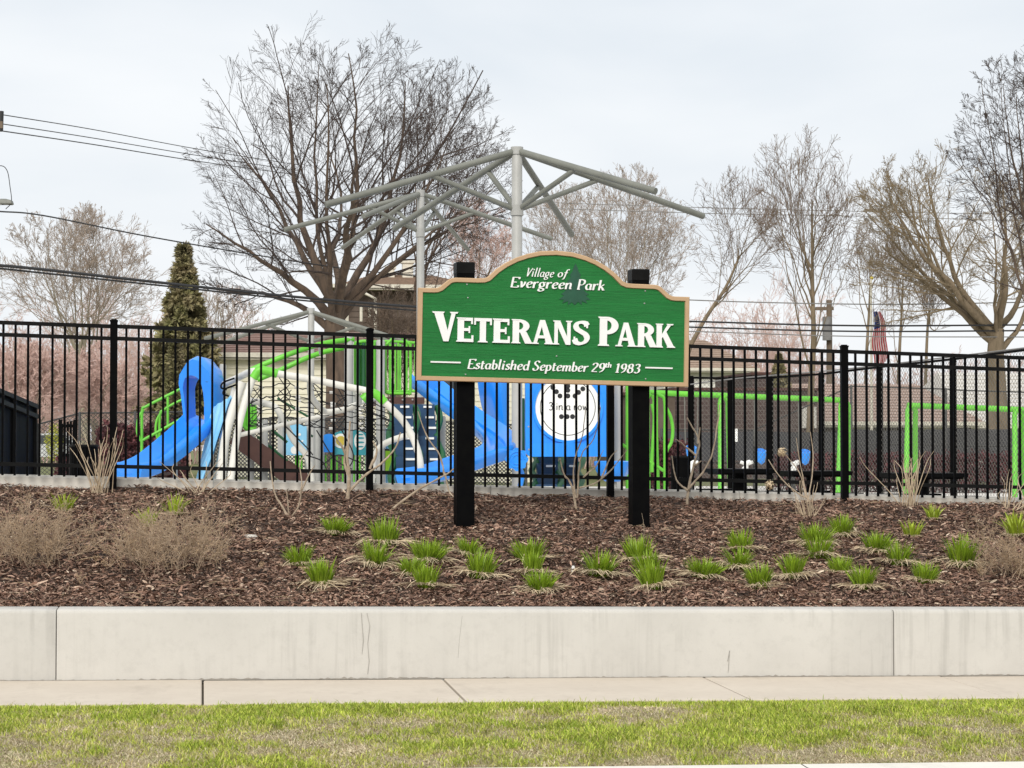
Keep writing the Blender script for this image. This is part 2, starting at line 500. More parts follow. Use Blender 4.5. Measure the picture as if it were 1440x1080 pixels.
# retaining wall, cast in three long panels with open joints
rw = thing('retaining_wall', 'low pale concrete retaining wall holding up the mulch bed', 'wall', (0, Y_WALL, 0))
xa = hit(79, 900, lambda x, y: 99 if y > Y_WALL else -99)[0]
xb = P(1257, 900, Y_WALL)[0]
m = MB(); m.box((3, Y_WALL + .14, wall_z(3) - .35), (26, .10, .56), shear=-.0105)
child(m, 'joint_filler', 'joint_dirt', rw)
for a, b in ((-8.0, P(79, 900, Y_WALL)[0]), (P(79, 900, Y_WALL)[0], xb), (xb, 16.0)):
    m = MB()
    def prof(x):
        t = wall_z(x); b0 = side_z(x) - .06
        return [(Y_WALL, b0), (Y_WALL, t - .03), (Y_WALL + .006, t - .012), (Y_WALL + .022, t - .002), (Y_WALL + .06, t), (Y_WALL + .24, t + .002), (Y_WALL + .265, t - .012), (Y_WALL + .27, t - .3)]
    xs = [a + .003, a + .009] + list(np.linspace(a, b, 14)[1:-1]) + [b - .009, b - .003]
    G = []
    for i, x in enumerate(xs):
        ins = .005 if i in (0, len(xs) - 1) else 0
        w_ = .0025 * math.sin(x * 2.1) + .0015 * math.sin(x * 7)
        G.append([(x, y + (ins if k < 4 else 0) + (w_ if k < 4 else 0), z - (ins if k >= 3 else 0)) for k, (y, z) in enumerate(prof(x))])
    m.grid(G)
    m.add(G[0], [tuple(range(8))]); m.add(G[-1], [tuple(range(8))[::-1]])
    child(m, 'wall_panel', 'wall_concrete', rw, smooth=True)
# hairline cracks in the wall face (dark filled lines, a millimetre proud)
for pts in ([(516, 862), (520, 880), (517, 905), (519, 930), (517, 948)], [(508, 862), (511, 900), (509, 920)], [(1023, 930), (1026, 915), (1024, 946)], [(650, 866), (646, 900), (644, 925)]):
    p = PP(pts, Y_WALL - .0008); m = MB()
    a = [(q[0] - .0022 * random.uniform(.4, 1), q[2]) for q in p]; b = [(q[0] + .0022 * random.uniform(.4, 1), q[2]) for q in p]
    m.ribbon(a, b, lambda x, z, d: (x, d, z), Y_WALL + .004, Y_WALL - .0022)
    child(m, 'crack', 'hairline', rw)

# ragged line of grit where the wall meets the pavement
m = MB(); xs = np.linspace(-2.2, 7.2, 420); r = np.random.default_rng(17)
hh_ = np.clip(r.normal(.004, .004, 420) + .005 * np.sin(xs * 3.1) * np.sin(xs * 7.7), .0006, .02); dd_ = np.clip(r.normal(.012, .008, 420), .002, .04)
m.grid([[(x, Y_WALL + .001, side_z(x) + .003 + a) for x, a in zip(xs, hh_)], [(x, Y_WALL - .004 - b * .3, side_z(x) + .006) for x, b in zip(xs, dd_)], [(x, Y_WALL - .006 - b, side_z(x) + .002) for x, b in zip(xs, dd_)]])
child(m, 'grit_line', 'stone', rw)
# concrete edging under the fence
ed = setting('fence_kerb', (0, Y_CURB, 0))
xj = [P(px, 690, Y_CURB)[0] for px in (-420, -60, 300, 690, 1040, 1420, 1800)]
for a, b in zip(xj[:-1], xj[1:]):
    m = MB(); pr = [(0, -.4), (0, -.02), (.02, 0), (.18, 0), (.2, -.02), (.2, -.6)]
    m.grid([[(x, Y_CURB + y, curb_top(x) + z) for y, z in pr] for x in (a + .002, a + .01, b - .01, b - .002)])
    child(m, 'kerb_stone', 'curb_concrete', ed)

# ------------------------------------------------------------------ mulch chips and straw litter on the bed
def strips(n, pos, az, length, width, tilt, bend, up):
    """n thin chips: 3 cross sections each; returns V, F"""
    dx = np.stack([np.cos(az) * np.cos(tilt), np.sin(az) * np.cos(tilt), np.sin(tilt)], 1)
    sx = np.stack([-np.sin(az), np.cos(az), np.zeros(n)], 1)
    roll = rng.normal(0, .5, n)
    upv = np.cross(dx, sx)
    sx = sx * np.cos(roll)[:, None] + upv * np.sin(roll)[:, None]
    V = np.empty((n, 6, 3))
    for k, (t, wd) in enumerate(((-.5, .55), (0, 1), (.5, .45))):
        c = pos + dx * (t * length)[:, None] + np.array([0, 0, 1.0]) * ((up + (bend if t == 0 else 0)) * np.ones(n))[:, None]
        V[:, 2 * k] = c + sx * (wd * width / 2)[:, None]
        V[:, 2 * k + 1] = c - sx * (wd * width / 2)[:, None]
    b = np.arange(n)[:, None] * 6
    F = np.concatenate([b + [0, 1, 3, 2], b + [2, 3, 5, 4]])
    return V.reshape(-1, 3), F
def view_x(y, rnd, pad=.25):
    l = y * math.tan(TH - math.atan(720 / FPX)) - pad; r = y * math.tan(TH + math.atan(720 / FPX)) + pad
    return l + (r - l) * rnd
n = 150000
yy = Y_BED - .02 + (Y_CURB - Y_BED) * rng.random(n) ** 1.12
xx = view_x(yy, rng.random(n), .5)
pos = np.stack([xx, yy, bed_z(xx, yy) + rng.uniform(.0, .022, n)], 1)
ln = rng.gamma(3.0, .0085, n) + .009
V, Fq = strips(n, pos, rng.uniform(0, 6.28, n), ln, np.clip(ln * rng.uniform(.16, .42, n), .005, .02), rng.normal(0, .32, n), .003, .004)
pal = np.array([[.105, .056, .040], [.155, .086, .062], [.215, .130, .096], [.060, .032, .025], [.26, .175, .13], [.36, .27, .205]])
ci = rng.choice(6, n, p=[.30, .28, .19, .13, .075, .025])
fade = 1 + .22 * vnoise(xx, yy, .7, 31)[:, None] + .16 * vnoise(xx, yy, .22, 32)[:, None]
tint = np.repeat(1.76 * fade * pal[ci] * np.array([[1, 1.10, 1.12]]) * rng.uniform(.65, 1.3, (n, 1)), 6, 0)
tag(link('mulch_chips', fast_mesh('mulch_chips', V, Fq, 'mulch_chip', tint)), 'dark brown shredded bark mulch covering the planting bed', 'mulch', kind='stuff')
n = 900
yy = rng.uniform(Y_BED, Y_CURB - .05, n); xx = view_x(yy, rng.random(n), .3)
pos = np.stack([xx, yy, bed_z(xx, yy) + .02], 1)
ln = rng.gamma(2, .05, n) + .05
V, Fq = strips(n, pos, rng.normal(0, .7, n), ln, np.full(n, .0045), rng.normal(0, .08, n), .006, .012)
tint = np.repeat(np.array([[.8, .75, .68]]) * rng.uniform(.5, 1.1, (n, 1)), 6, 0)
tag(link('straw_litter', fast_mesh('straw_litter', V, Fq, 'straw', tint)), 'scattered dry straw stems lying on the mulch', 'straw', kind='stuff')

# ------------------------------------------------------------------ grass of the near lawn
n = 230000
yy = Y_LAWN0 + .01 + (Y_LAWN1 + .05 - Y_LAWN0) * rng.random(n)
xx = view_x(yy, rng.random(n), .3)
yy = np.minimum(yy, Y_LAWN1 + .012 + .022 * vnoise(xx, xx * 0 + 3, .12, 8))
patch = vnoise(xx, yy * .55, .62, 21) + .75 * vnoise(xx, yy * .6, .17, 22) + .34 * (yy - 11.85) + rng.normal(0, .16, n)
dead = patch < -.30
mid = (~dead) & (patch < .12)
h = np.where(dead, rng.uniform(.012, .034, n), np.where(mid, rng.uniform(.015, .042, n), rng.uniform(.022, .056, n))) * np.where(rng.random(n) < .06, 1.6, 1)
h = h * np.clip((Y_LAWN1 - yy) / .4, .42, 1)
az = rng.uniform(0, 6.283, n); lean = np.where(dead, rng.uniform(.9, 1.5, n), rng.uniform(.55, 1.48, n))
wd = rng.uniform(.0028, .0052, n)
base = np.stack([xx, yy, lawn_z(xx, yy) - .004], 1)
d = np.stack([np.cos(az) * np.sin(lean), np.sin(az) * np.sin(lean), np.cos(lean)], 1)
s_ = np.stack([-np.sin(az), np.cos(az), np.zeros(n)], 1)
s_ = np.where((np.abs(s_[:, :1]) < .45), np.array([[.8, .6, 0]]), s_)
mid_p = base + d * (h * .55)[:, None] + np.array([0, 0, 1]) * (h * .18)[:, None]
tip = base + d * h[:, None]
V = np.stack([base - s_ * wd[:, None] / 2, base + s_ * wd[:, None] / 2, mid_p - s_ * wd[:, None] / 2.4, mid_p + s_ * wd[:, None] / 2.4, tip], 1).reshape(-1, 3)
b = np.arange(n)[:, None] * 5
Ft = np.concatenate([b + [0, 1, 3], b + [0, 3, 2], b + [2, 3, 4]])
g1 = np.array([.31, .42, .045]); g2 = np.array([.56, .63, .10]); ol = np.array([.58, .52, .20]); st = np.array([.72, .62, .43]); sb = np.array([.46, .36, .23])
cc = np.where(dead[:, None], np.where((rng.random(n) < .6)[:, None], st, sb), np.where(mid[:, None], np.where((rng.random(n) < .4)[:, None], ol, np.where((rng.random(n) < .45)[:, None], st * .85, g2)), np.where((rng.random(n) < .42)[:, None], g1, np.where((rng.random(n) < .2)[:, None], ol, g2))))
cc = cc * rng.uniform(.55, 1.25, (n, 1)) * (1 + .2 * vnoise(xx, yy, .35, 44)[:, None])
tag(link('lawn_grass', fast_mesh('lawn_grass', V, Ft, 'grass_blade', np.repeat(cc, 5, 0))), 'patchy green and straw coloured lawn grass beside the kerb', 'grass', kind='stuff')

# ================================================================== the park sign
A0 = P(586, 535, 18.28); A1 = P(967.5, 544.5, 18.46)
SW = float(np.linalg.norm(A1 - A0)); EX = (A1 - A0) / SW
EN = np.cross(EX, (0, 0, 1)); EN /= np.linalg.norm(EN)          # towards the viewer
if EN[1] > 0: EN = -EN
EZ = np.cross(EN, EX); EZ = EZ if EZ[2] > 0 else -EZ
sign = thing('park_sign', 'large green carved wooden park sign with tan border on two black posts', 'sign', (A0 + A1) / 2 * np.array([1, 1, 0]) + np.array([0, 0, float(bed_z(2.9, 18.4))]))
def S3(x, y, d):
    return A0 + EX * x + EZ * y + EN * d
half = [(0, 0), (0, .80), (.055, .80), (.066, .803), (.078, .815), (.098, .858), (.108, .879), (.118, .891), (.132, .898), (.215, .899), (.236, .902), (.25, .915), (.28, .985), (.312, 1.041), (.35, 1.09), (.392, 1.128), (.44, 1.156), (.5, 1.166)]
outl = [(x * SW, y) for x, y in half] + [((1 - x) * SW, y) for x, y in half[-2::-1]]
def inset(poly, d):
    n = len(poly); out = []
    for i in range(n):
        p0, p1, p2 = (np.array(poly[(i + k) % n], float) for k in (-1, 0, 1))
        a = (p1 - p0) / np.linalg.norm(p1 - p0); b = (p2 - p1) / np.linalg.norm(p2 - p1)
        na = np.array([a[1], -a[0]]); nb = np.array([b[1], -b[0]])
        v = na + nb; v = v / (1 + np.dot(na, nb))
        out.append(tuple(p1 + v * d))
    return out
inn = inset(outl, .043); inn2 = inset(outl, .036)
m = MB(); n = len(outl)
v = [S3(*p, -.045) for p in outl] + [S3(*p, .008) for p in outl] + [S3(*p, .013) for p in inset(outl, .006)] + [S3(*p, .013) for p in inn2] + [S3(*p, -.004) for p in inn]
m.add(v, [tuple(range(n))[::-1]] + [(k * n + i, k * n + (i + 1) % n, (k + 1) * n + (i + 1) % n, (k + 1) * n + i) for k in range(4) for i in range(n)])
child(m, 'border', 'sign_tan', sign)
m = MB(); m.prism(inset(outl, .04), S3, -.02, 0.0)
face = child(m, 'face_panel', 'sign_green', sign)

# --- raised lettering, cut letter by letter
def arc(cx, cy, rx, ry, a0, a1, n=12):
    return [(cx + rx * math.cos(math.radians(a0 + (a1 - a0) * i / n)), cy + ry * math.sin(math.radians(a0 + (a1 - a0) * i / n))) for i in range(n + 1)]
def R_(x0, x1, y0, y1):
    return [(x0, y0), (x1, y0), (x1, y1), (x0, y1)]
def bowl(cx, cy, rx, ry, ix, iy, bot):
    o = [(cx, cy - ry)] + arc(cx, cy, rx, ry, -90, 90, 14); i_ = [(cx, cy - iy)] + arc(cx, cy, ix, iy, -90, 90, 14)
    return ('rib', o, i_)
def ser(x0, x1, y, up=1):
    return [(x0, y), (x1, y), (x1 - .035, y + .055 * up), (x0 + .035, y + .055 * up)][::up]
SPTS = [(.56, .80), (.50, .895), (.36, .935), (.20, .90), (.125, .78), (.17, .655), (.33, .55), (.50, .44), (.565, .29), (.48, .135), (.30, .065), (.14, .11), (.065, .24)]
BIG = {
 'V': (.80, [[(.02, 1), (.32, 1), (.51, .32), (.53, 0), (.36, 0)], [(.63, 1), (.77, 1), (.53, 0), (.42, 0)], ser(-.04, .39, 1, -1), ser(.56, .85, 1, -1)]),
 'E': (.70, [R_(.05, .31, .0, 1), R_(.05, .66, .87, 1), R_(.3, .55, .45, .57), R_(.05, .68, 0, .13), R_(.6, .67, .74, 1), R_(.62, .70, 0, .28), R_(.50, .56, .37, .65), ser(-.01, .38, 0), ser(-.01, .38, 1, -1)]),
 'T': (.72, [R_(.235, .485, 0, 1), R_(.0, .72, .87, 1), R_(.0, .07, .72, 1), R_(.65, .72, .72, 1), ser(.15, .57, 0)]),
 'R': (.82, [R_(.05, .31, 0, 1), bowl(.31, .725, .42, .275, .17, .155, 0), [(.36, .52), (.36, .44), (.56, 0), (.86, 0), (.60, .50)], ser(-.01, .38, 0), ser(-.01, .38, 1, -1)]),
 'A': (.98, [[(.10, 0), (.24, 0), (.53, 1), (.38, 1)], [(.38, 1), (.58, 1), (.93, 0), (.64, 0)], R_(.24, .72, .24, .36), ser(-.01, .34, 0), ser(.56, 1.0, 0)]),
 'N': (.92, [R_(.08, .24, 0, 1), R_(.68, .84, 0, 1), [(.08, 1), (.34, 1), (.84, 0), (.62, 0)], ser(0, .32, 0), ser(0, .36, 1, -1), ser(.6, .92, 1, -1)]),
 'S': (.66, [('stroke', SPTS, .23, .11), R_(.53, .60, .70, .97), R_(.03, .10, .04, .34)]),
 'P': (.78, [R_(.05, .33, 0, 1), bowl(.33, .70, .43, .30, .17, .17, 0), ser(-.02, .42, 0), ser(-.02, .40, 1, -1)]),
 'K': (.90, [R_(.05, .31, 0, 1), [(.28, .36), (.28, .50), (.62, 1), (.80, 1)][::-1], [(.34, .48), (.50, .70), (.94, 0), (.62, 0)][::-1], ser(-.01, .38, 0), ser(-.01, .38, 1, -1), ser(.54, .88, 1, -1), ser(.56, .98, 0)]),
}
def stroke_rib(pts, wv, wh, n=6):
    """pen stroke: wide where it runs upright, thin where it runs level"""
    q = spline([(x, y, 0) for x, y in pts], n)[:, :2] if len(pts) > 2 else np.array(pts, float)
    t = np.gradient(q, axis=0); t /= np.linalg.norm(t, axis=1)[:, None] + 1e-9
    nrm = np.stack([-t[:, 1], t[:, 0]], 1)
    ang = math.radians(18)
    nib = abs(nrm @ np.array([math.cos(ang), math.sin(ang)]))
    w_ = np.sqrt((wv * nib) ** 2 + wh ** 2 * (1 - nib ** 2))
    return (q + nrm * w_[:, None] / 2).tolist(), (q - nrm * w_[:, None] / 2).tolist()
def emit(parts, fx, fy, slant=0, d=.0, thick=.014, to3=S3, name='letter', m_='white_paint', root=None):
    m = MB(); g = lambda p: (fx(p[0]) + slant * (fy(p[1]) - fy(0)), fy(p[1]))
    for i, pt in enumerate(parts):
        top = d + thick + .0005 * i
        if pt[0] == 'rib':
            m.ribbon([g(p) for p in pt[1]], [g(p) for p in pt[2]], to3, d - .002, top)
        elif pt[0] == 'stroke':
            a, b = stroke_rib(pt[1], pt[2], pt[3])
            m.ribbon([g(p) for p in a], [g(p) for p in b], to3, d - .002, top)
        else:
            m.prism([g(p) for p in pt], to3, d - .002, top)
    return child(m, name, m_, root or face)
def sx(px): return (px - 31) / 1373 * SW            # along the board
for ch, x0, x1, hh in (('V', 105, 222, .256), ('E', 221, 306, .21), ('T', 309, 397, .21), ('E', 401, 488, .21), ('R', 496, 597, .21), ('A', 594, 712, .21), ('N', 704, 803, .21), ('S', 806, 890, .215), ('P', 936, 1041, .256), ('A', 1024, 1132, .21), ('R', 1134, 1232, .21), ('K', 1230, 1324, .21)):
    wd, parts = BIG[ch]
    a, b = sx(x0), sx(x1)
    emit(parts, lambda x: a + (b - a) * x / wd, lambda y: .344 + y * hh)
# small italic lettering: pen strokes on a unit cap height
G_ = {
 'a': (.56, [arc(.24, .30, .20, .27, 55, 330), [(.44, .58), (.42, .2), (.45, .05), (.55, .06)]]),
 'b': (.50, [[(.06, 1), (.06, .1)], arc(.22, .30, .2, .28, 150, -165)]),
 'd': (.56, [arc(.24, .30, .20, .27, 55, 330), [(.44, 1), (.44, .5), (.44, .08), (.54, .05)]]),
 'e': (.48, [[(.07, .30), (.28, .36), (.40, .44), (.36, .56), (.24, .59), (.10, .47), (.05, .28), (.12, .08), (.26, .03), (.42, .12)]]),
 'f': (.36, [[(.44, .93), (.34, 1.0), (.24, .9), (.19, .6), (.15, .1), (.08, -.2), (-.04, -.24)], [(.02, .58), (.36, .58)]]),
 'g': (.54, [arc(.23, .36, .18, .22, 30, 390), [(.10, .16), (.08, .06), (.24, .0), (.40, -.06), (.40, -.2), (.2, -.28), (.02, -.2), (.06, -.05)], [(.36, .52), (.52, .60)]]),
 'h': (.56, [[(.06, 1), (.06, 0)], [(.08, .38), (.2, .55), (.36, .57), (.42, .42), (.41, .1), (.52, .05)]]),
 'i': (.28, [[(.02, .52), (.10, .58), (.10, .3), (.11, .06), (.22, .06)], [(.11, .76), (.13, .90)]]),
 'k': (.54, [[(.06, 1), (.06, 0)], [(.42, .58), (.1, .30)], [(.14, .34), (.30, .22), (.40, .05), (.52, .05)]]),
 'l': (.28, [[(.03, .97), (.10, 1), (.10, .5), (.11, .06), (.22, .06)]]),
 'm': (.84, [[(.06, .6), (.06, 0)], [(.08, .38), (.2, .56), (.33, .56), (.37, .42), (.37, 0)], [(.39, .38), (.5, .56), (.64, .56), (.69, .42), (.68, .1), (.8, .05)]]),
 'n': (.56, [[(.06, .6), (.06, 0)], [(.08, .38), (.2, .56), (.36, .57), (.42, .42), (.41, .1), (.52, .05)]]),
 'o': (.52, [arc(.25, .30, .2, .27, 20, 380, 16)]),
 'p': (.54, [[(.06, .6), (.06, -.3)], arc(.23, .30, .2, .28, 150, -165)]),
 'r': (.42, [[(.06, .6), (.06, 0)], [(.08, .36), (.18, .54), (.30, .59), (.38, .53)]]),
 's': (.40, [[(.34, .50), (.22, .59), (.09, .52), (.10, .40), (.24, .30), (.33, .17), (.24, .04), (.10, .03), (.02, .12)]]),
 't': (.36, [[(.12, .82), (.11, .4), (.12, .08), (.22, .03), (.32, .09)], [(.0, .58), (.32, .58)]]),
 'v': (.50, [[(.03, .58), (.12, .5), (.2, .03)], [(.2, .03), (.36, .3), (.42, .58)]]),
 'E': (.68, [[(.12, 1), (.12, 0)], [(.04, .97), (.6, .97), (.6, .82)], [(.12, .52), (.46, .52)], [(.04, .03), (.6, .03), (.64, .2)]]),
 'S': (.60, [[(.52, .82), (.44, .95), (.26, .98), (.11, .84), (.16, .64), (.36, .48), (.48, .3), (.40, .08), (.22, .01), (.06, .08), (.03, .24)]]),
 'P': (.64, [[(.12, 1), (.12, 0)], [(.04, .97), (.34, .97), (.54, .86), (.54, .62), (.36, .47), (.14, .47)], [(.02, .03), (.26, .03)]]),
 'V': (.66, [[(.04, .98), (.14, .9), (.24, .02)], [(.24, .02), (.46, .6), (.66, .98)]]),
 '1': (.42, [[(.08, .84), (.22, .97)], [(.22, 1), (.22, 0)], [(.08, .03), (.36, .03)]]),
 '2': (.54, [[(.06, .76), (.14, .94), (.30, .98), (.44, .86), (.40, .62), (.22, .34), (.05, .05)], [(.05, .05), (.5, .05)]]),
 '3': (.52, [[(.06, .84), (.2, .98), (.38, .92), (.40, .70), (.22, .54)], [(.22, .54), (.42, .44), (.42, .16), (.24, .01), (.04, .10)]]),
 '8': (.54, [arc(.26, .75, .17, .22, 0, 360, 14), arc(.25, .27, .21, .26, 0, 360, 14)]),
 '9': (.54, [arc(.25, .70, .19, .27, 10, 370, 14), [(.44, .70), (.42, .4), (.30, .14), (.10, .0)]]),
}
def text(s, x0, x1, base, cap, slant=.20, wv=.165, wh=.06, d=0, thick=.011, gap=.07, to3=S3, root=None, m_='white_paint', glyphs=G_):
    tot = sum((.30 if c == ' ' else glyphs[c][0] + gap) for c in s)
    k = (x1 - x0) / tot; x = x0
    for c in s:
        if c == ' ':
            x += .30 * k; continue
        wd, st_ = glyphs[c]
        parts = [('stroke', q, wv, wh) for q in st_]
        xx0 = x
        emit(parts, lambda u: xx0 + (u + gap / 2) * k, lambda y: base + y * cap, slant, d, thick, to3, 'letter', m_, root)
        x += (wd + gap) * k
text('Evergreen', sx(483), sx(798), .831, .090)
text('Park', sx(820), sx(966), .831, .090)
text('Village', sx(560), sx(703), .930, .075, slant=.28, wv=.13)
text('of', sx(720), sx(772), .934, .070, slant=.28, wv=.13)
text('Established', sx(276), sx(588), .112, .084)
text('September', sx(604), sx(886), .112, .084)
text('29', sx(900), sx(972), .112, .080)
text('th', sx(972), sx(1006), .155, .046, wv=.2, wh=.08)
text('1983', sx(1020), sx(1152), .112, .080)
for a, b in ((97, 246), (1180, 1321)):
    m = MB(); m.prism(R_(sx(a), sx(b), .157, .170), S3, -.002, .011); child(m, 'rule_line', 'white_paint', face)
# carved evergreen emblem behind the words
tr = []
lv = [(.0, 1.0), (.09, .86), (.05, .86), (.17, .72), (.10, .71), (.26, .54), (.17, .53), (.36, .37), (.24, .36), (.44, .22), (.34, .19), (.50, .09), (.34, .08), (.40, -.01), (.22, .05), (.22, -.05), (.10, .03), (.0, -.06)]
poly = [(x, y) for x, y in lv] + [(-x * 1.02, y - .015) for x, y in lv[-2:0:-1]]
cx_, w_e = sx(815), sx(893) - sx(735)
m = MB(); ctr = (cx_, .87)
pts = [(cx_ + x * w_e, .715 + y * .345) for x, y in poly]
n = len(pts)
v = [S3(*p, -.002) for p in pts] + [S3(*p, .004) for p in pts] + [S3(cx_, .80, .005)]
f = [(i, (i + 1) % n, n + (i + 1) % n, n + i) for i in range(n)] + [(n + i, n + (i + 1) % n, 2 * n) for i in range(n)]
m.add(v, f); child(m, 'tree_emblem', 'emblem_green', face)
# screw heads
for x, y in ((262, 206), (268, 275), (1166, 243), (1163, 307), (718, 577), (263, 671), (1175, 695)):
    s = (x - 22) / 1373; yb = 702 + 36 * s; yt = 222 + 53 * s
    c = S3(s * SW, (yb - y) / (yb - yt) * .8, 0)
    m = MB(); m.tube([c - EN * .002, c + EN * .003, c + EN * .005], [.007, .007, .004], 8); child(m, 'screw', 'galv', face)
# posts
for pxa, pxb, ptop, pbot in ((638, 664.5, 369, 735), (887, 915.5, 379, 731)):
    u0 = float(np.dot(P((pxa + pxb) / 2, 500, 18.5) - A0, EX)); hw = .078
    rz = math.atan2(EX[1], EX[0])
    base = A0 + EX * u0 - EN * (.046 + hw)
    zt = P((pxa + pxb) / 2, ptop, base[1])[2]; zb = float(bed_z(base[0], base[1])) - .15
    m = MB(); b_ = .006
    oct_ = [(hw, hw - b_), (hw - b_, hw), (-hw + b_, hw), (-hw, hw - b_), (-hw, -hw + b_), (-hw + b_, -hw), (hw - b_, -hw), (hw, -hw + b_)]
    cs, sn = math.cos(rz), math.sin(rz)
    ring = lambda k, z: [(base[0] + (x * cs - y * sn) * k, base[1] + (x * sn + y * cs) * k, z) for x, y in oct_]
    m.grid([ring(1, zb), ring(1, zt - .02)], closed=True)
    po = child(m, 'post', 'black_metal', sign)
    m = MB(); m.grid([ring(1.04, zt - .10), ring(1.04, zt - .012), ring(.98, zt - .002), ring(.1, zt + .004)], closed=True)
    child(m, 'post_cap', 'black_rail', po)

# ================================================================== black metal picket fence along the bed
fence = thing('picket_fence', 'black metal picket fence running across behind the park sign', 'fence', (3, Y_FENCE, float(curb_top(3))))
FT = lin(P(160, 459, Y_FENCE), P(1187, 494.5, Y_FENCE)); F2 = lin(P(160, 476, Y_FENCE), P(1187, 511.5, Y_FENCE)); FB = lin(P(160, 656, Y_FENCE), P(1187, 679.5, Y_FENCE)); FE = lin(P(160, 672, Y_FENCE), P(1187, 697, Y_FENCE))
xp = [P(px, 500, Y_FENCE)[0] for px in (160, 520, 858, 1187)]
xp = [xp[0] - 2.35] + xp + [xp[-1] + 2.36]
pm = MB(); pm.box((0, 0, 0), (.021, .021, 1.0)); pmesh = pm.mesh('picket', 'black_metal')
O3 = np.array(fence.location)
for i, x in enumerate(xp):
    zt = FT(x) + .045; zb = float(bed_z(x, Y_FENCE - .05)) - .1
    m = MB(); m.box((x, Y_FENCE, (zt + zb) / 2), (.066, .066, zt - zb)); po = child(m, 'post', 'black_metal', fence)
    m = MB(); m.box((x, Y_FENCE, zt + .006), (.074, .074, .016)); m.box((x, Y_FENCE, zt + .018), (.05, .05, .01)); child(m, 'post_cap', 'black_metal', po)
for a, b in zip(xp[:-1], xp[1:]):
    for k, fn in enumerate((FT, F2, FB)):
        m = MB(); p, q = np.array([a + .034, Y_FENCE, fn(a)]), np.array([b - .034, Y_FENCE, fn(b)])
        m.bar(p, q, .034, .036); child(m, 'rail', 'black_rail', fence)
    npk = int(round((b - a) / .1125)) - 1
    for j in range(npk):
        x = a + (b - a) * (j + 1) / (npk + 1) + random.uniform(-.002, .002)
        zt, zb = FT(x) - .012, FE(x)
        o = link('picket', pmesh, fence, np.array([x, Y_FENCE, (zt + zb) / 2]) - O3)
        o.scale = (1, 1, zt - zb)

# ================================================================== trees (bare branches)
def norm(a):
    return a / (np.linalg.norm(a, axis=-1, keepdims=True) + 1e-12)
def tubes(Pts, Rad, sides):
    """Pts (B,n,3), Rad (B,n) -> V, F"""
    B, n, _ = Pts.shape
    t = norm(np.gradient(Pts, axis=1))
    ref = norm(np.array([.37, .53, .23]) + 0 * t)
    a = norm(np.cross(t, ref)); b = np.cross(t, a)
    q = np.arange(sides) * 2 * math.pi / sides
    V = Pts[:, :, None, :] + Rad[:, :, None, None] * (a[:, :, None, :] * np.cos(q)[None, None, :, None] + b[:, :, None, :] * np.sin(q)[None, None, :, None])
    i, j = np.meshgrid(np.arange(n - 1), np.arange(sides), indexing='ij')
    f = np.stack([i * sides + j, i * sides + (j + 1) % sides, (i + 1) * sides + (j + 1) % sides, (i + 1) * sides + j], 2).reshape(-1, 4)
    F = (np.arange(B)[:, None, None] * n * sides + f[None]).reshape(-1, 4)
    return V.reshape(-1, 3), F
def grow(r, p0, d0, Ln, r0, nseg, wig, up, taper=.3, env=None):
    B = len(p0); out = np.empty((B, nseg + 1, 3)); out[:, 0] = p0
    d = norm(d0); p = p0.copy()
    upv = np.array([0, 0, 1.0])
    if env is not None:
        c, rad = env
        for _ in range(3):
            e = p0 + d * Ln[:, None]
            k = np.sqrt((((e - c) / rad) ** 2).sum(1))
            Ln = np.where(k > 1.04, Ln * .72, Ln)
    for s in range(nseg):
        d = norm(d + r.normal(0, wig, (B, 3)) + upv * up)
        p = p + d * (Ln / nseg)[:, None]
        out[:, s + 1] = p
    t = np.linspace(0, 1, nseg + 1)[None]
    return out, r0[:, None] * (1 - (1 - taper) * t), Ln
def kids(r, Pts, Rad, Ln, k, tmin, ang, tmax=.97):
    B, n, _ = Pts.shape
    t = tmin + (tmax - tmin) * (np.arange(k)[None] + r.random((B, k))) / k
    u = t * (n - 1); i = np.minimum(u.astype(int), n - 2); fr = (u - i)[..., None]
    bi = np.arange(B)[:, None]
    pos = Pts[bi, i] * (1 - fr) + Pts[bi, i + 1] * fr
    tan = norm(Pts[bi, i + 1] - Pts[bi, i])
    rr = Rad[bi, i] * (1 - fr[..., 0]) + Rad[bi, i + 1] * fr[..., 0]
    per = norm(np.cross(tan, r.normal(0, 1, (B, k, 3))))
    a = np.radians(r.normal(ang, ang * .28, (B, k)))[..., None]
    d = tan * np.cos(a) + per * np.sin(a)
    return pos.reshape(-1, 3), d.reshape(-1, 3), np.repeat(Ln, k), t.ravel(), rr.ravel()
TREES = []
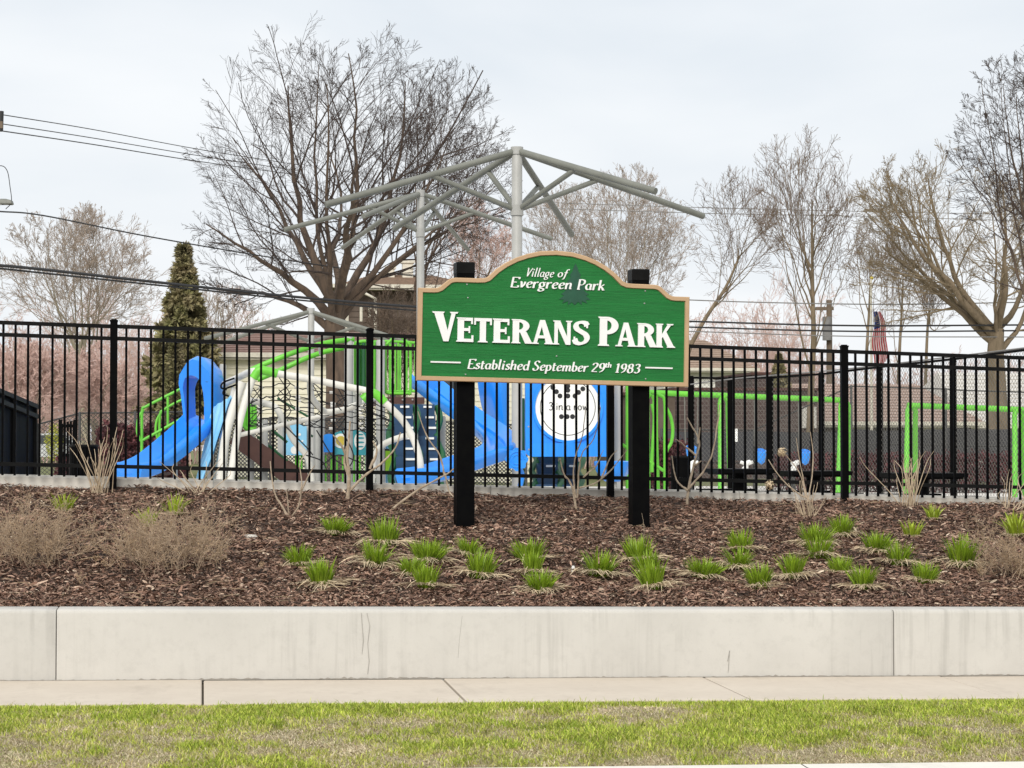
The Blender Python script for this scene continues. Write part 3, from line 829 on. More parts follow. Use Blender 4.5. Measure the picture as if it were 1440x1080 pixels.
def bare_tree(label, base_px, Y, trunk, env_px, seed, limbs=9, r0=.35, ks=(9, 7, 6, 4), ang=(0, 42, 38, 33, 30), up=.05, bark='bark_dark', twig='twig_dark', tw=.007, lean_out=.35, elev=(-5, 80), fork=.45, depth=.9, group=None, cat='tree', name='bare_tree', limb_targets=None, tt=.62, lens=(.70, .52, .50, .62), wig=.12):
    """trunk: photo pixels of the trunk from foot to fork; env_px: crown centre x, y and radii in photo pixels"""
    r = np.random.default_rng(seed)
    s = Y / FPX * 1.01
    b = P(base_px[0], base_px[1], Y) if base_px[1] else P(base_px[0], 640, Y)
    b[2] = park_z(b[0]) - .15
    root = thing(name, label, cat, b, group)
    tp = np.array([b] + [P(x, y, Y) for x, y in trunk])
    tp = spline(tp, 5)
    nT = len(tp)
    rad = r0 * (1.25 - .25 * np.minimum(np.linspace(0, 1, nT) * 6, 1)) * np.linspace(1, tt, nT)
    V, F = tubes(tp[None], rad[None], 12)
    link('trunk', fast_mesh('trunk', V - b, F, bark, smooth=True), root)
    c = P(env_px[0], env_px[1], Y); R3 = np.array([env_px[2] * s, max(env_px[2], env_px[3]) * s * depth, env_px[3] * s])
    env = (c, R3)
    # scaffold limbs aim at points spread over the crown's shell
    paths, rads = [], []
    tg = []
    if limb_targets:
        tg = [(P(x, y, Y + dy * Y / 60.), st) for x, y, dy, st in limb_targets]
    for i in range(limbs):
        el = math.radians(elev[0] + (elev[1] - elev[0]) * ((i * .618 + .3 * r.random()) % 1) ** .9)
        az = i * 2.39996 + r.uniform(-.4, .4)
        tg.append((c + R3 * np.array([math.cos(az) * math.cos(el), math.sin(az) * math.cos(el), math.sin(el)]) * r.uniform(.72, .92), None))
    NL = 12
    for i, (T, st) in enumerate(tg):
        u = st if st is not None else r.uniform(fork, 1) if i else 1
        k = min(int(u * (nT - 1)), nT - 1)
        while st is None and k > nT // 5 and tp[k][2] > T[2] - .3 * np.linalg.norm((T - tp[k])[:2]):
            k -= 1
        p0 = tp[k]; td = norm(tp[min(k + 1, nT - 1)] - tp[max(k - 1, 0)])
        dist = np.linalg.norm(T - p0)
        hv = (T - p0) * np.array([1, 1, 0]); hv = hv / (np.linalg.norm(hv) + 1e-6)
        ctrl = p0 + (td * .32 + hv * lean_out * .5) * dist * r.uniform(.8, 1.15)
        t = np.linspace(0, 1, NL)[:, None]
        q = p0 * (1 - t) ** 2 + 2 * ctrl * t * (1 - t) + T * t ** 2
        jit = np.cumsum(r.normal(0, .018 * dist, (NL, 3)), 0) * np.minimum(t * 3, 1) * .5
        jit -= jit[-1] * t
        paths.append(q + jit); rr = (r0 * r.uniform(.2, .34) if st is None else r0 * r.uniform(.34, .46))
        rads.append(rr * (1 - .9 * np.linspace(0, 1, NL) ** .7))
    paths = np.array(paths); rads = np.maximum(np.array(rads), tw * 1.4)
    for q, rr in zip(paths, rads):
        V, F = tubes(q[None], rr[None], 8)
        link('limb', fast_mesh('limb', V - b, F, bark, smooth=True), root)
    Ln = np.linalg.norm(np.diff(paths, axis=1), axis=2).sum(1)
    VV, FF, off = [], [], 0
    Pc, Rc, Lc = paths, rads, Ln
    for lev, k in enumerate(ks):
        p0, d, Lp, t, rr = kids(r, Pc, Rc, Lc, k, (.22, .18, .24, .2)[lev], ang[lev + 1])
        ln = Lp * lens[lev] * (1.15 - .62 * t) * r.uniform(.6, 1.25, len(t))
        ro = np.maximum(np.minimum(rr * .5, .0078 * ln + .002), tw)
        ns = (8, 6, 4, 2)[min(lev, 3)]
        Pc, Rc, Lc = grow(r, p0, d, ln, ro, ns, wig, up, .35, env)
        Rc = np.maximum(Rc, tw * .72)
        V, F = tubes(Pc, Rc, (6, 4, 3, 3)[min(lev, 3)])
        VV.append(V); FF.append(F + off); off += len(V)
    link('crown', fast_mesh('crown', np.concatenate(VV) - b, np.concatenate(FF), twig), root)
    TREES.append((label, off))
    return root
bare_tree('huge dark bare tree with wide rounded crown behind the climbing net', (474, 0), 55, [(476, 560), (474, 500), (470, 462), (474, 430)], (483, 255, 246, 226), 3, limbs=3, r0=.36, ks=(9, 7, 5, 4), up=.012, elev=(-5, 88), fork=.74, lean_out=.6, wig=.085, ang=(0, 40, 36, 31, 28),
          limb_targets=[(285, 405, 1, .72), (290, 315, -2, .8), (335, 215, 3, .95), (405, 120, 0, 1), (490, 75, -3, 1), (570, 115, 2, 1), (630, 200, -1, .95), (665, 300, 1, .8), (460, 200, 7, .9), (500, 230, -7, .92)], tw=.0043)
bare_tree('slim dark bare tree rising behind the shade post left of the sign', (574, 0), 68, [(578, 520), (584, 440), (588, 360), (586, 280)], (630, 225, 95, 150), 5, limbs=10, r0=.16, ks=(6, 5, 5, 3), fork=.35, elev=(-20, 85), tw=.0055, tt=.2)
bare_tree('pale brown multi-stemmed bare tree behind the far left of the fence', (118, 0), 72, [(118, 560), (116, 510), (115, 480)], (118, 405, 140, 112), 8, limbs=11, r0=.17, ks=(8, 6, 5, 4), bark='bark_pale', twig='twig_pale', fork=.3, elev=(5, 85), tw=.0062, up=.06)
bare_tree('low pinkish twiggy thicket tree behind the black gate at the far left', (40, 0), 50, [(42, 600), (44, 575)], (45, 535, 85, 62), 9, limbs=13, r0=.13, ks=(8, 7, 6, 4), bark='bark_pale', twig='twig_pink', fork=.2, elev=(-25, 80), tw=.0075, wig=.2)
bare_tree('low pinkish twiggy thicket tree between the left fence post and the spruce', (135, 0), 52, [(134, 610), (132, 585)], (140, 545, 72, 62), 10, limbs=13, r0=.11, ks=(8, 7, 6, 4), bark='bark_pale', twig='twig_pink', fork=.2, elev=(-25, 80), tw=.0075, wig=.2)
bare_tree('pale bare tree standing behind the right shoulder of the sign', (885, 0), 105, [(884, 500), (880, 440)], (885, 342, 100, 112), 11, limbs=12, r0=.22, ks=(7, 6, 5, 4), bark='bark_pale', twig='twig_pale', fork=.2, elev=(10, 88), tw=.0075, up=.08)
bare_tree('pale bare tree behind the top of the sign, nearest the tall shade post', (800, 0), 112, [(800, 480), (798, 420)], (800, 345, 80, 88), 12, limbs=10, r0=.2, ks=(7, 6, 5, 4), bark='bark_pale', twig='twig_pale', fork=.2, elev=(10, 88), tw=.0075, up=.08)
bare_tree('pale pinkish bare tree behind the left shoulder of the sign', (668, 0), 95, [(668, 480), (668, 420)], (672, 350, 62, 72), 13, limbs=10, r0=.2, ks=(7, 6, 5, 4), bark='bark_mid', twig='twig_pink', fork=.2, elev=(0, 88), tw=.008, up=.07)
bare_tree('leaning grey-brown bare tree just right of the sign', (948, 0), 78, [(962, 520), (985, 460), (1020, 405), (1040, 360)], (1030, 345, 82, 112), 14, limbs=9, r0=.12, ks=(7, 6, 5), bark='bark_mid', twig='twig_mid', fork=.4, elev=(0, 85), tw=.0062, tt=.3, up=.05)
bare_tree('tall pale sycamore with knobbly upright branches behind the right fence', (1138, 0), 66, [(1140, 560), (1144, 480), (1143, 420), (1142, 350), (1142, 280)], (1130, 320, 100, 145), 15, limbs=14, r0=.13, ks=(7, 5, 4), bark='bark_mid', twig='twig_mid', fork=.3, elev=(-15, 88), tw=.0062, tt=.16, up=.09, wig=.14)
bare_tree('spreading olive-brown maple with heavy forked limbs at the right', (1405, 0), 58, [(1402, 560), (1400, 500), (1402, 462)], (1335, 345, 168, 150), 16, limbs=5, r0=.33, ks=(8, 7, 5, 4), bark='bark_mid', twig='twig_olive', fork=.6, elev=(0, 80), tw=.0055, up=.03, lean_out=.8,
          limb_targets=[(1245, 262, -1, .9), (1240, 345, 1, .85), (1305, 250, 0, .95), (1450, 310, 0, 1), (1410, 250, -1, 1), (1222, 305, 2, .9)])
bare_tree('tall dark bare tree cut off by the right edge of the photo', (1475, 0), 50, [(1474, 520), (1468, 420), (1462, 330)], (1455, 225, 122, 190), 17, limbs=10, r0=.24, ks=(7, 6, 5, 4), fork=.4, elev=(-20, 85), tw=.0052, tt=.3, up=.03)
for q, (bx, hh, lab, sd) in enumerate(((1216, 330, 'slim upright bare sapling just left of the flagpole', 21), (1262, 330, 'slim upright bare sapling just right of the flagpole', 22), (1300, 400, 'slim bare sapling standing left of the spreading maple trunk', 23))):
    bare_tree(lab, (bx, 0), 85 + 4 * q, [(bx + 2, 520), (bx + 6, 440), (bx + 8, hh + 60)], (bx + 8, (hh + 470) / 2, 45, (480 - hh) / 2 + 18), sd, limbs=8, r0=.10, ks=(7, 5, 4), bark='bark_mid', twig='twig_mid', fork=.25, elev=(15, 88), tw=.0075, tt=.25, up=.1, group='slim saplings in the right background')
bare_tree('bushy brown bare shrub in front of the dark house left of the sign', (560, 0), 58, [(560, 560), (560, 520)], (556, 462, 48, 62), 30, limbs=12, r0=.09, ks=(8, 7, 6), bark='bark_mid', twig='twig_mid', fork=.1, elev=(-30, 85), tw=.0075, cat='shrub', name='bare_shrub', wig=.2)
bare_tree('pale twiggy shrub between the spruce and the cream house', (300, 0), 76, [(300, 560), (300, 520)], (318, 448, 50, 48), 31, limbs=10, r0=.09, ks=(7, 7, 5), bark='bark_pale', twig='twig_pale', fork=.1, elev=(-10, 85), tw=.008, cat='shrub', name='bare_shrub', wig=.18)

# ------------------------------------------------------------------ evergreens
def spruce(label, px, Y, top, halfw, foot, seed, n=5200, name='spruce_tree', tone=1.0):
    r = np.random.default_rng(seed); s = Y / FPX
    b = P(px, 640, Y); b[2] = park_z(b[0]) - .1
    root = thing(name, label, 'tree', b)
    H = P(px, top, Y)[2] - b[2]; z0 = max(P(px, foot, Y)[2] - b[2], .05); Rm = halfw * s
    t = np.linspace(0, 1, 9)
    V, F = tubes(np.stack([0 * t, 0 * t, t * H * .98], 1)[None], (.14 * (1 - t) + .01)[None], 8)
    link('trunk', fast_mesh('trunk', V, F, 'bark_dark', smooth=True), root)
    nb = 190
    tz = np.sort(np.r_[1 - np.sqrt(r.random(nb - 40)), r.uniform(.55, 1, 40)]); az = np.arange(nb) * 2.4 + r.normal(0, .3, nb)
    ln = Rm * ((1 - tz) ** 1.12 * r.uniform(.72, 1.12, nb) + .03)
    zb = z0 + (H - z0) * tz * .985
    d = np.stack([np.cos(az), np.sin(az), r.normal(-.05, .1, nb)], 1)
    p0 = np.stack([0 * az, 0 * az, zb], 1)
    Pb, Rb, _ = grow(r, p0, d, ln, np.full(nb, .03), 6, .05, .05, .2)
    V, F = tubes(Pb, Rb, 4)
    link('branches', fast_mesh('branches', V, F, 'bark_dark'), root)['kind'] = 'stuff'
    k = n // nb * 3
    pos, dd, _, tt, _ = kids(r, Pb, Rb, ln, k, .12, 50, 1.0)
    m_ = len(pos); L_ = r.uniform(.10, .26, m_) * (Rm / 1.1) ** .5
    dd = norm(dd + np.array([0, 0, -.25]))
    sd = norm(np.cross(dd, r.normal(0, 1, (m_, 3)))); w_ = L_ * .16
    tip = pos + dd * L_[:, None]; mid_ = pos + dd * (L_ * .5)[:, None]
    V = np.stack([pos, mid_ + sd * w_[:, None], tip, mid_ - sd * w_[:, None]], 1).reshape(-1, 3)
    F = np.arange(m_ * 4).reshape(-1, 4)
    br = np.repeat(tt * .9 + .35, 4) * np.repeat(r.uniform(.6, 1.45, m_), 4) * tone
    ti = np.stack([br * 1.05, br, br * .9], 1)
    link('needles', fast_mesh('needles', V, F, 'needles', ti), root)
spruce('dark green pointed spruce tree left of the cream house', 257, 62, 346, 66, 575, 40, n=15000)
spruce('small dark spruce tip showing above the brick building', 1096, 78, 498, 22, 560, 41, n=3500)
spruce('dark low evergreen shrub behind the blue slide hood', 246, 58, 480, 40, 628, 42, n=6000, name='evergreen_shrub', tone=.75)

# ------------------------------------------------------------------ far-off thicket that reads as one mass
r = np.random.default_rng(55)
n = 420
px = np.where(r.random(n) < .42, r.uniform(-60, 330, n), r.uniform(600, 1460, n)); Yt = r.uniform(104, 128, n)
p0 = np.array([P(a, 640, b) for a, b in zip(px, Yt)]); p0[:, 2] = park_z(p0[:, 0])
htop = np.where(px < 330, 455 + 25 * np.sin(px / 31.), np.where(px < 1130, 430 + 30 * np.sin(px / 37.), 505)) + r.normal(0, 16, n)
Ln = (640 - htop) * Yt / FPX * r.uniform(.6, 1.05, n)
Pc, Rc, Lc = grow(r, p0, np.stack([r.normal(0, .22, n), r.normal(0, .22, n), np.ones(n)], 1), Ln, np.full(n, .045), 8, .06, .03, .2)
V, F = tubes(Pc, Rc, 4); VV, FF, off = [V], [F], len(V)
for lev, (k, an) in enumerate(((9, 34), (6, 36), (5, 38))):
    q, d, Lp, tt, rr = kids(r, Pc, Rc, Lc, k, .12, an)
    Pc, Rc, Lc = grow(r, q, d, Lp * (.42, .45, .5)[lev] * (1.1 - .5 * tt) * r.uniform(.6, 1.2, len(tt)), np.maximum(rr * .5, .009), (5, 3, 2)[lev], .12, .05, .5)
    V, F = tubes(Pc, np.maximum(Rc, .008), 3); VV.append(V); FF.append(F + off); off += len(V)
tag(link('distant_thicket', fast_mesh('distant_thicket', np.concatenate(VV), np.concatenate(FF), 'twig_pink')), 'pinkish tan far-off thicket of bare twigs along the background', 'thicket', kind='stuff')

# ================================================================== plants of the bed
def blades(r, n, h, spread, width, lean, segs=4, mx_bend=.9):
    """leaf blades rising from a tuft; returns V, F, tints"""
    az = r.uniform(0, 6.283, n); rr = spread * np.sqrt(r.random(n))
    b = np.stack([rr * np.cos(az), rr * np.sin(az), np.zeros(n)], 1)
    az2 = az + r.normal(0, .5, n)
    le = lean * (.25 + rr / spread) * r.uniform(.5, 1.3, n)
    hh = h * r.uniform(.55, 1.08, n); wd = width * r.uniform(.7, 1.2, n)
    side = np.stack([-np.sin(az2 + r.normal(0, .8, n)), np.cos(az2), np.zeros(n)], 1); side = norm(side)
    V = np.empty((n, segs + 1, 2, 3)); p = b.copy(); th = le * .4
    for k in range(segs + 1):
        w_ = wd * (1 - (k / segs) ** 2.2 * .88)
        V[:, k, 0] = p + side * w_[:, None] / 2; V[:, k, 1] = p - side * w_[:, None] / 2
        d = np.stack([np.cos(az2) * np.sin(th), np.sin(az2) * np.sin(th), np.cos(th)], 1)
        p = p + d * (hh / segs)[:, None]; th = th + le * mx_bend / segs
    V = V.reshape(-1, 3); q = (np.arange(n)[:, None] * (segs + 1) * 2)
    F = np.concatenate([q + [2 * k, 2 * k + 1, 2 * k + 3, 2 * k + 2] for k in range(segs)])
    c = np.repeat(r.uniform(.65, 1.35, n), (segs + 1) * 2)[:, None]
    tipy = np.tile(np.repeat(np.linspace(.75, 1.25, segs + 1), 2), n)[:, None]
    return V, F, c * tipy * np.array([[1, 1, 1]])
LEAF, DEAD = [], []
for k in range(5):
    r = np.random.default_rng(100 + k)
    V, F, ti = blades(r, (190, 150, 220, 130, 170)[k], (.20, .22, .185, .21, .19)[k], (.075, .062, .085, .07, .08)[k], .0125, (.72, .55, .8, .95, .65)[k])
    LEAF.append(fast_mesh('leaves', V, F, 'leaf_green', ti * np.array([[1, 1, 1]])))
    n = 170
    az = r.uniform(0, 6.283, n); rad = r.uniform(.05, .21, n)
    pos = np.stack([np.cos(az) * rad, np.sin(az) * rad, .012 + .02 * r.random(n)], 1)
    ln = r.uniform(.07, .20, n)
    V, F = strips(n, pos, az + r.normal(0, .5, n), ln, r.uniform(.003, .008, n), r.normal(-.12, .12, n), .012, .006)
    DEAD.append(fast_mesh('dead_leaves', V, F, 'straw', np.repeat(r.uniform(.6, 1.15, n), 6)[:, None] * np.ones((1, 3))))
PALE = []
for k in range(3):
    r = np.random.default_rng(140 + k)
    V, F, ti = blades(r, 46, .19, .06, .017, .8)
    PALE.append(fast_mesh('leaves', V, F, 'leaf_green', ti * np.array([[1.5, 1.25, 1.8]])))
lil = [(473, 752, 1), (422, 798, 1), (453, 824, 1), (541, 768, 1.1), (527, 796, 1.05), (602, 792, 1), (579, 810, .9), (599, 829, 1.05), (658, 781, .95), (675, 813, 1.05), (745, 791, 1.05), (750, 809, .9), (761, 832, .85), (843, 812, 1.05), (898, 791, 1.05), (912, 806, .85), (919, 830, 1), (990, 813, 1), (1043, 778, 1), (1038, 799, .85), (1069, 828, .98), (1116, 813, 1), (1147, 768, 1), (1150, 787, 1.15), (1184, 754, .95), (1183, 808, .85), (1213, 829, 1.02), (1233, 777, .9), (1263, 795, 1), (1301, 821, .9), (1353, 797, 1.15)]
lil.sort()
for i, (x, y, k) in enumerate(lil):
    p = hit(x, y, bed_z, 14.9, 20.3)
    row = 'front' if y > 805 else 'middle' if y > 780 else 'back'
    t = thing('daylily_clump', 'tufted bright green daylily clump in the mulch, %s from the left among the darker clumps' % ORD[i], 'plant', p, 'green daylily clumps in the mulch bed', rz=i * 1.3)
    t.scale = (k * random.uniform(.88, 1.12), k * random.uniform(.88, 1.12), k * random.uniform(.8, 1.2))
    t.rotation_euler = (random.uniform(-.16, .05), random.uniform(-.14, .14), i * 1.3)
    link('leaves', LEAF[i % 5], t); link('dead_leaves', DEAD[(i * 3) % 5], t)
for i, (x, y, k, lab) in enumerate(((90, 720, 1, 'yellow-green leafy sprout alone near the far left fence post'), (208, 741, .95, 'yellow-green leafy sprout just behind the left dry bush, lower of the pair'), (245, 724, 1.05, 'yellow-green leafy sprout just behind the left dry bush, upper of the pair'), (1282, 756, .95, 'yellow-green leafy sprout at the right, below the dry grass stalks'), (1312, 731, .85, 'small yellow-green leafy sprout at the right close to the fence kerb'), (1430, 755, 1.3, 'yellow-green leafy sprout at the right edge behind the dry bush'), (1427, 738, .7, 'tiny yellow-green sprout at the right edge nearest the fence'))):
    t = thing('lily_sprout', lab, 'plant', hit(x, y, bed_z, 14.9, 20.3), 'pale sprouts near the fence', rz=i)
    t.scale = (k, k, k); link('leaves', PALE[i % 3], t); link('dead_leaves', DEAD[i % 5], t).scale = (.5, .5, .6)
# dried bushy perennials
def dry_bush(label, x, y, wpx, hpx, seed, n=420):
    r = np.random.default_rng(seed); b = hit(x, y, bed_z, 14.9, 20.3); s = b[1] / FPX
    t = thing('dried_bush', label, 'dry plant', b)
    p0 = np.stack([r.normal(0, wpx * s * .24, n), r.normal(0, wpx * s * .22, n), np.zeros(n)], 1)
    p0[:, 2] = bed_z(b[0] + p0[:, 0], b[1] + p0[:, 1]) - b[2]
    d = np.stack([p0[:, 0] * 1.1 + r.normal(0, .3, n), p0[:, 1] + r.normal(0, .3, n), np.full(n, .8)], 1)
    ln = hpx * s * r.uniform(.35, 1.1, n) * np.exp(-(p0[:, 0] / (wpx * s * .5)) ** 2)
    Pc, Rc, Lc = grow(r, p0, d, ln, np.full(n, .0030), 6, .13, .05, .5)
    V, F = tubes(Pc, Rc, 3); VV, FF, off = [V], [F], len(V)
    q, d, Lp, tt, rr = kids(r, Pc, Rc, Lc, 8, .2, 44)
    for lf, kk in ((.48, 6), (.42, 0)):
        Pc, Rc, Lc = grow(r, q, d, Lp * lf * r.uniform(.5, 1.2, len(tt)), np.full(len(tt), .0019 if kk else .0015), 4, .16, .05, .6)
        V, F = tubes(Pc, Rc, 3); VV.append(V); FF.append(F + off); off += len(V)
        if kk: q, d, Lp, tt, rr = kids(r, Pc, Rc, Lc, kk, .2, 42)
    o = link('stems', fast_mesh('stems', np.concatenate(VV), np.concatenate(FF), 'dry_stem'), t); o['kind'] = 'stuff'
    q, d, Lp, tt, rr = kids(r, Pc, Rc, Lc, 3, .1, 50, 1.0)
    m_ = len(q); L_ = r.uniform(.006, .014, m_); sd = norm(r.normal(0, 1, (m_, 3))); d = norm(d)
    V = np.stack([q, q + d * (L_ * .5)[:, None] + sd * .0028, q + d * L_[:, None], q + d * (L_ * .5)[:, None] - sd * .0028], 1).reshape(-1, 3)
    o = link('seed_husks', fast_mesh('seed_husks', V, np.arange(m_ * 4).reshape(-1, 4), 'straw', np.repeat(r.uniform(.5, .85, m_), 4)[:, None] * np.array([[1, .86, .76]])), t); o['kind'] = 'stuff'
dry_bush('large fluffy dry tan bush at the left of the mulch bed', 240, 800, 180, 88, 61, 62)
dry_bush('fluffy dry tan bush cut by the left edge of the bed', 50, 795, 150, 82, 62, 52)
dry_bush('fluffy dry brown bush at the right edge of the bed', 1418, 812, 95, 72, 63, 36)
# woody shrubs, branch by branch
def shrub(label, base, branches, Y, r0=.013, heads=(), twigs=0, seed=0, name='bare_shrub'):
    b = P(base[0], base[1], Y); b[2] = float(bed_z(b[0], Y)) - .03
    t = thing(name, label, 'shrub', b); r = np.random.default_rng(seed)
    for k, br in enumerate(branches):
        dy = r.uniform(-.12, .12)
        pts = np.array([P(x, y, Y + dy * min(1, i * .5)) for i, (x, y) in enumerate(br)])
        if br[0] == base or k == 0: pts[0] = b
        q = spline(pts, 5); q += np.cumsum(r.normal(0, .0022, q.shape), 0)
        ra = r0 * (1 if k == 0 else .72) * np.linspace(1, .42, len(q)) * (1 + .12 * r.normal(0, 1, len(q)))
        m = MB(); m.tube(q, ra, 7); child(m, 'branch', 'shrub_bark', t, smooth=True)
    for hx, hy in heads:
        c = P(hx, hy, Y); n = 130
        d = norm(r.normal(0, 1, (n, 3))); q = c + d * .05 * r.random((n, 1)) ** .4; sd = norm(np.cross(d, r.normal(0, 1, (n, 3)))); u = np.cross(d, sd)
        V = np.stack([q + sd * .009, q + u * .009, q - sd * .009, q - u * .009], 1).reshape(-1, 3) - b
        link('flower_head', fast_mesh('flower_head', V, np.arange(n * 4).reshape(-1, 4), 'straw', np.ones((n * 4, 3)) * r.uniform(.8, 1.2, (n * 4, 1))), t)
    if twigs:
        n = twigs; az = r.uniform(0, 6.28, n); le = r.uniform(.1, .75, n)
        d = np.stack([np.cos(az) * np.sin(le), np.sin(az) * np.sin(le), np.cos(le)], 1)
        Pc, Rc, Lc = grow(r, np.zeros((n, 3)) + r.normal(0, .03, (n, 3)) * [1, 1, 0], d, r.uniform(.12, .42, n), np.full(n, .0042), 6, .1, .06, .5)
        V, F = tubes(Pc, Rc, 4); link('dry_stems', fast_mesh('dry_stems', V, F, 'stalk'), t)['kind'] = 'stuff'
    return t
shrub('thin bare shrub with three upright sticks below the climbing net', (407, 730), [[(407, 730), (397, 713), (385, 689), (381, 648)], [(407, 730), (405, 712), (402, 686)], [(407, 730), (420, 708), (424, 680), (421, 650), (432, 632)], [(424, 690), (436, 668), (444, 655)]], 18.7, .012, seed=1)
shrub('knotty bare shrub with a thick stem left of the sign post', (488, 702), [[(488, 702), (490, 668), (488, 640), (492, 590)], [(490, 650), (482, 628), (470, 612)], [(491, 690), (512, 668), (536, 650), (556, 628), (563, 606)], [(520, 660), (530, 636), (524, 620)], [(489, 668), (484, 645), (488, 625)]], 19.7, .019, seed=2)
shrub('long bare stick lying slanted against the left sign post', (542, 703), [[(542, 703), (585, 692), (620, 672), (642, 656)], [(625, 668), (618, 640), (600, 612), (587, 578)], [(625, 664), (632, 690), (640, 700)]], 19.2, .013, seed=3, name='fallen_branch')
shrub('wide bare shrub standing between the two sign posts', (812, 704), [[(812, 704), (804, 682), (794, 667), (789, 646)], [(810, 700), (808, 668), (812, 640), (822, 610), (825, 575)], [(812, 700), (815, 668), (820, 640), (838, 618), (848, 575)], [(814, 686), (836, 680), (858, 662), (881, 632)], [(846, 672), (856, 650), (868, 634)], [(820, 672), (838, 655), (850, 632)]], 19.4, .012, seed=4)
shrub('branching bare shrub just right of the right sign post', (966, 703), [[(966, 703), (968, 686), (976, 650), (983, 618), (965, 585)], [(967, 690), (952, 674), (947, 640)], [(968, 688), (984, 668), (999, 642), (1005, 612), (1009, 568)], [(982, 624), (983, 600)], [(976, 655), (986, 648)], [(978, 640), (960, 625), (950, 617)]], 19.7, .015, seed=5)
shrub('pale bare shrub with a dried flower head before the right fence post', (1135, 728), [[(1135, 728), (1136, 705), (1118, 692), (1098, 674), (1080, 647)], [(1136, 706), (1130, 670), (1121, 616)], [(1136, 706), (1142, 660), (1138, 607)], [(1134, 700), (1122, 665), (1102, 638)]], 19.2, .010, heads=((1100, 636), (1082, 682)), twigs=26, seed=6)
def stalks(label, x, y, n, hpx, fan, seed, Y=19.9):
    r = np.random.default_rng(seed); b = P(x, y, Y); b[2] = float(bed_z(b[0], Y)) - .02; s = Y / FPX
    t = thing('dry_grass_stalks', label, 'dry grass', b)
    for k in range(n):
        a = r.normal(0, fan); h = hpx * s * r.uniform(.5, 1.05); yy_ = r.normal(0, .05)
        x0 = r.normal(0, .04)
        q = spline([(x0, yy_, 0), (x0 + a * h * .35, yy_ + r.normal(0, .03), h * .35), (x0 + a * h * .9, yy_ + r.normal(0, .06), h * .8), (x0 + a * h * 1.1 + r.normal(0, .035), yy_, h)], 4)
        m = MB(); m.tube(q + b, np.linspace(.0052, .0022, len(q)), 5); child(m, 'stalk', 'stalk', t)
stalks('tall dry tan grass stalks standing by the left fence post', 140, 690, 26, 95, .28, 71)
stalks('tall dry tan grass stalks at the right before the second swing set', 1278, 714, 26, 92, .22, 72)
stalks('low sprawling dry stems in front of the left slide', 282, 692, 13, 52, .7, 73)
stalks('sprawling dry stems at the right edge by the fence', 1420, 712, 12, 62, .6, 74)
r = np.random.default_rng(5)
shrub('single dry seed-head stalk standing before the right sign post', (905, 768), [[(905, 768), (906, 745), (905, 722)]], 17.6, .003, heads=(), seed=8, name='dry_stalk')
b = P(806, 806, 16.6); b = hit(806, 807, bed_z, 14.9, 20.3)
t = thing('plant_tag', 'small white plastic plant tag stuck upright in the mulch', 'tag', b)
m = MB(); m.prism([(-.012, -.02), (.012, -.02), (.012, .055), (.007, .064), (-.007, .064), (-.012, .055)], lambda x, y, d: b + np.array([x, d, y]), -.002, .002); child(m, 'blade', 'white_paint', t)
# a flat stone and bark scraps in the left of the bed
b = hit(352, 757, bed_z, 14.9, 20.3)
t = thing('stone', 'small pale flat stone lying in the mulch left of the daylilies', 'stone', b)
ring = lambda k, z: [(b[0] + k * .06 * math.cos(a) * (1 + .2 * math.sin(3 * a)), b[1] + k * .05 * math.sin(a), b[2] + z) for a in np.linspace(0, 2 * math.pi, 10)[:-1]]
m = MB(); m.grid([ring(.9, -.01), ring(1, .012), ring(.8, .028), ring(.1, .032)], closed=True); child(m, 'body', 'curb_concrete', t, smooth=True)

# ================================================================== playground
def TB(root, name, m_, pts, r_, Y=None, smooth_path=True, sides=10, n=6):
    q = PP(pts, Y)
    if smooth_path and len(q) > 2: q = spline(q, n)
    m = MB(); m.tube(q, r_, sides); return child(m, name, m_, root, smooth=True)
def ground_at(px, Y):
    p = P(px, 640, Y); p[2] = float(park_z(p[0])); return p
def vpost(root, px, Y, ytop, r_=.05, m_='post_grey', name='post', cap=True):
    p = ground_at(px, Y); zt = P(px, ytop, Y)[2]
    m = MB(); m.tube([p - [0, 0, .1], [p[0], p[1], zt - .02], [p[0], p[1], zt]], [r_, r_, r_ * .8], 14); return child(m, name, m_, root, smooth=True)
def shade(label, px, Y, ytop, r_, ribs, struts, yhub):
    b = ground_at(px, Y); t = thing('shade_frame', label, 'shade frame', b)
    vpost(t, px, Y, ytop - 1, r_)
    for e in ribs: TB(t, 'rib', 'shaded_grey', [(px, ytop + 3, Y), e], r_ * .62, smooth_path=False)
    for a in struts: TB(t, 'strut', 'shaded_grey', [(px, yhub, Y), a], r_ * .5, smooth_path=False)
    p = P(px, yhub, Y); m = MB(); m.tube([p - [0, 0, .07], p + [0, 0, .07]], r_ * 1.22, 14); child(m, 'hub', 'post_grey', t, smooth=True)
    p = P(px, ytop, Y); m = MB(); m.tube([p - [0, 0, .08], p + [0, 0, .02]], r_ * 1.18, 14); child(m, 'top_plate', 'post_grey', t, smooth=True)
    return t
def along(px, ytop, Y, e, k):
    a = np.array([px, ytop + 3, Y]); return tuple(a + (np.array(e) - a) * k + [0, 2, 0])
R1 = [(458, 288, 27.4), (555, 321, 30.4), (922, 269, 26.3), (989, 304, 29.4), (804, 330, 31.0)]
shade('tall grey steel shade frame without canopy, its post rising behind the sign', 727, 28, 209, .072, R1, [along(727, 209, 28, R1[0], .44), along(727, 209, 28, R1[1], .24), along(727, 209, 28, R1[2], .42), along(727, 209, 28, R1[3], .43), along(727, 209, 28, R1[4], .4)], 296)
R2 = [(400, 323, 32.4), (511, 304, 31.6), (482, 348, 35.6), (776, 336, 33.4), (658, 351, 36.2)]
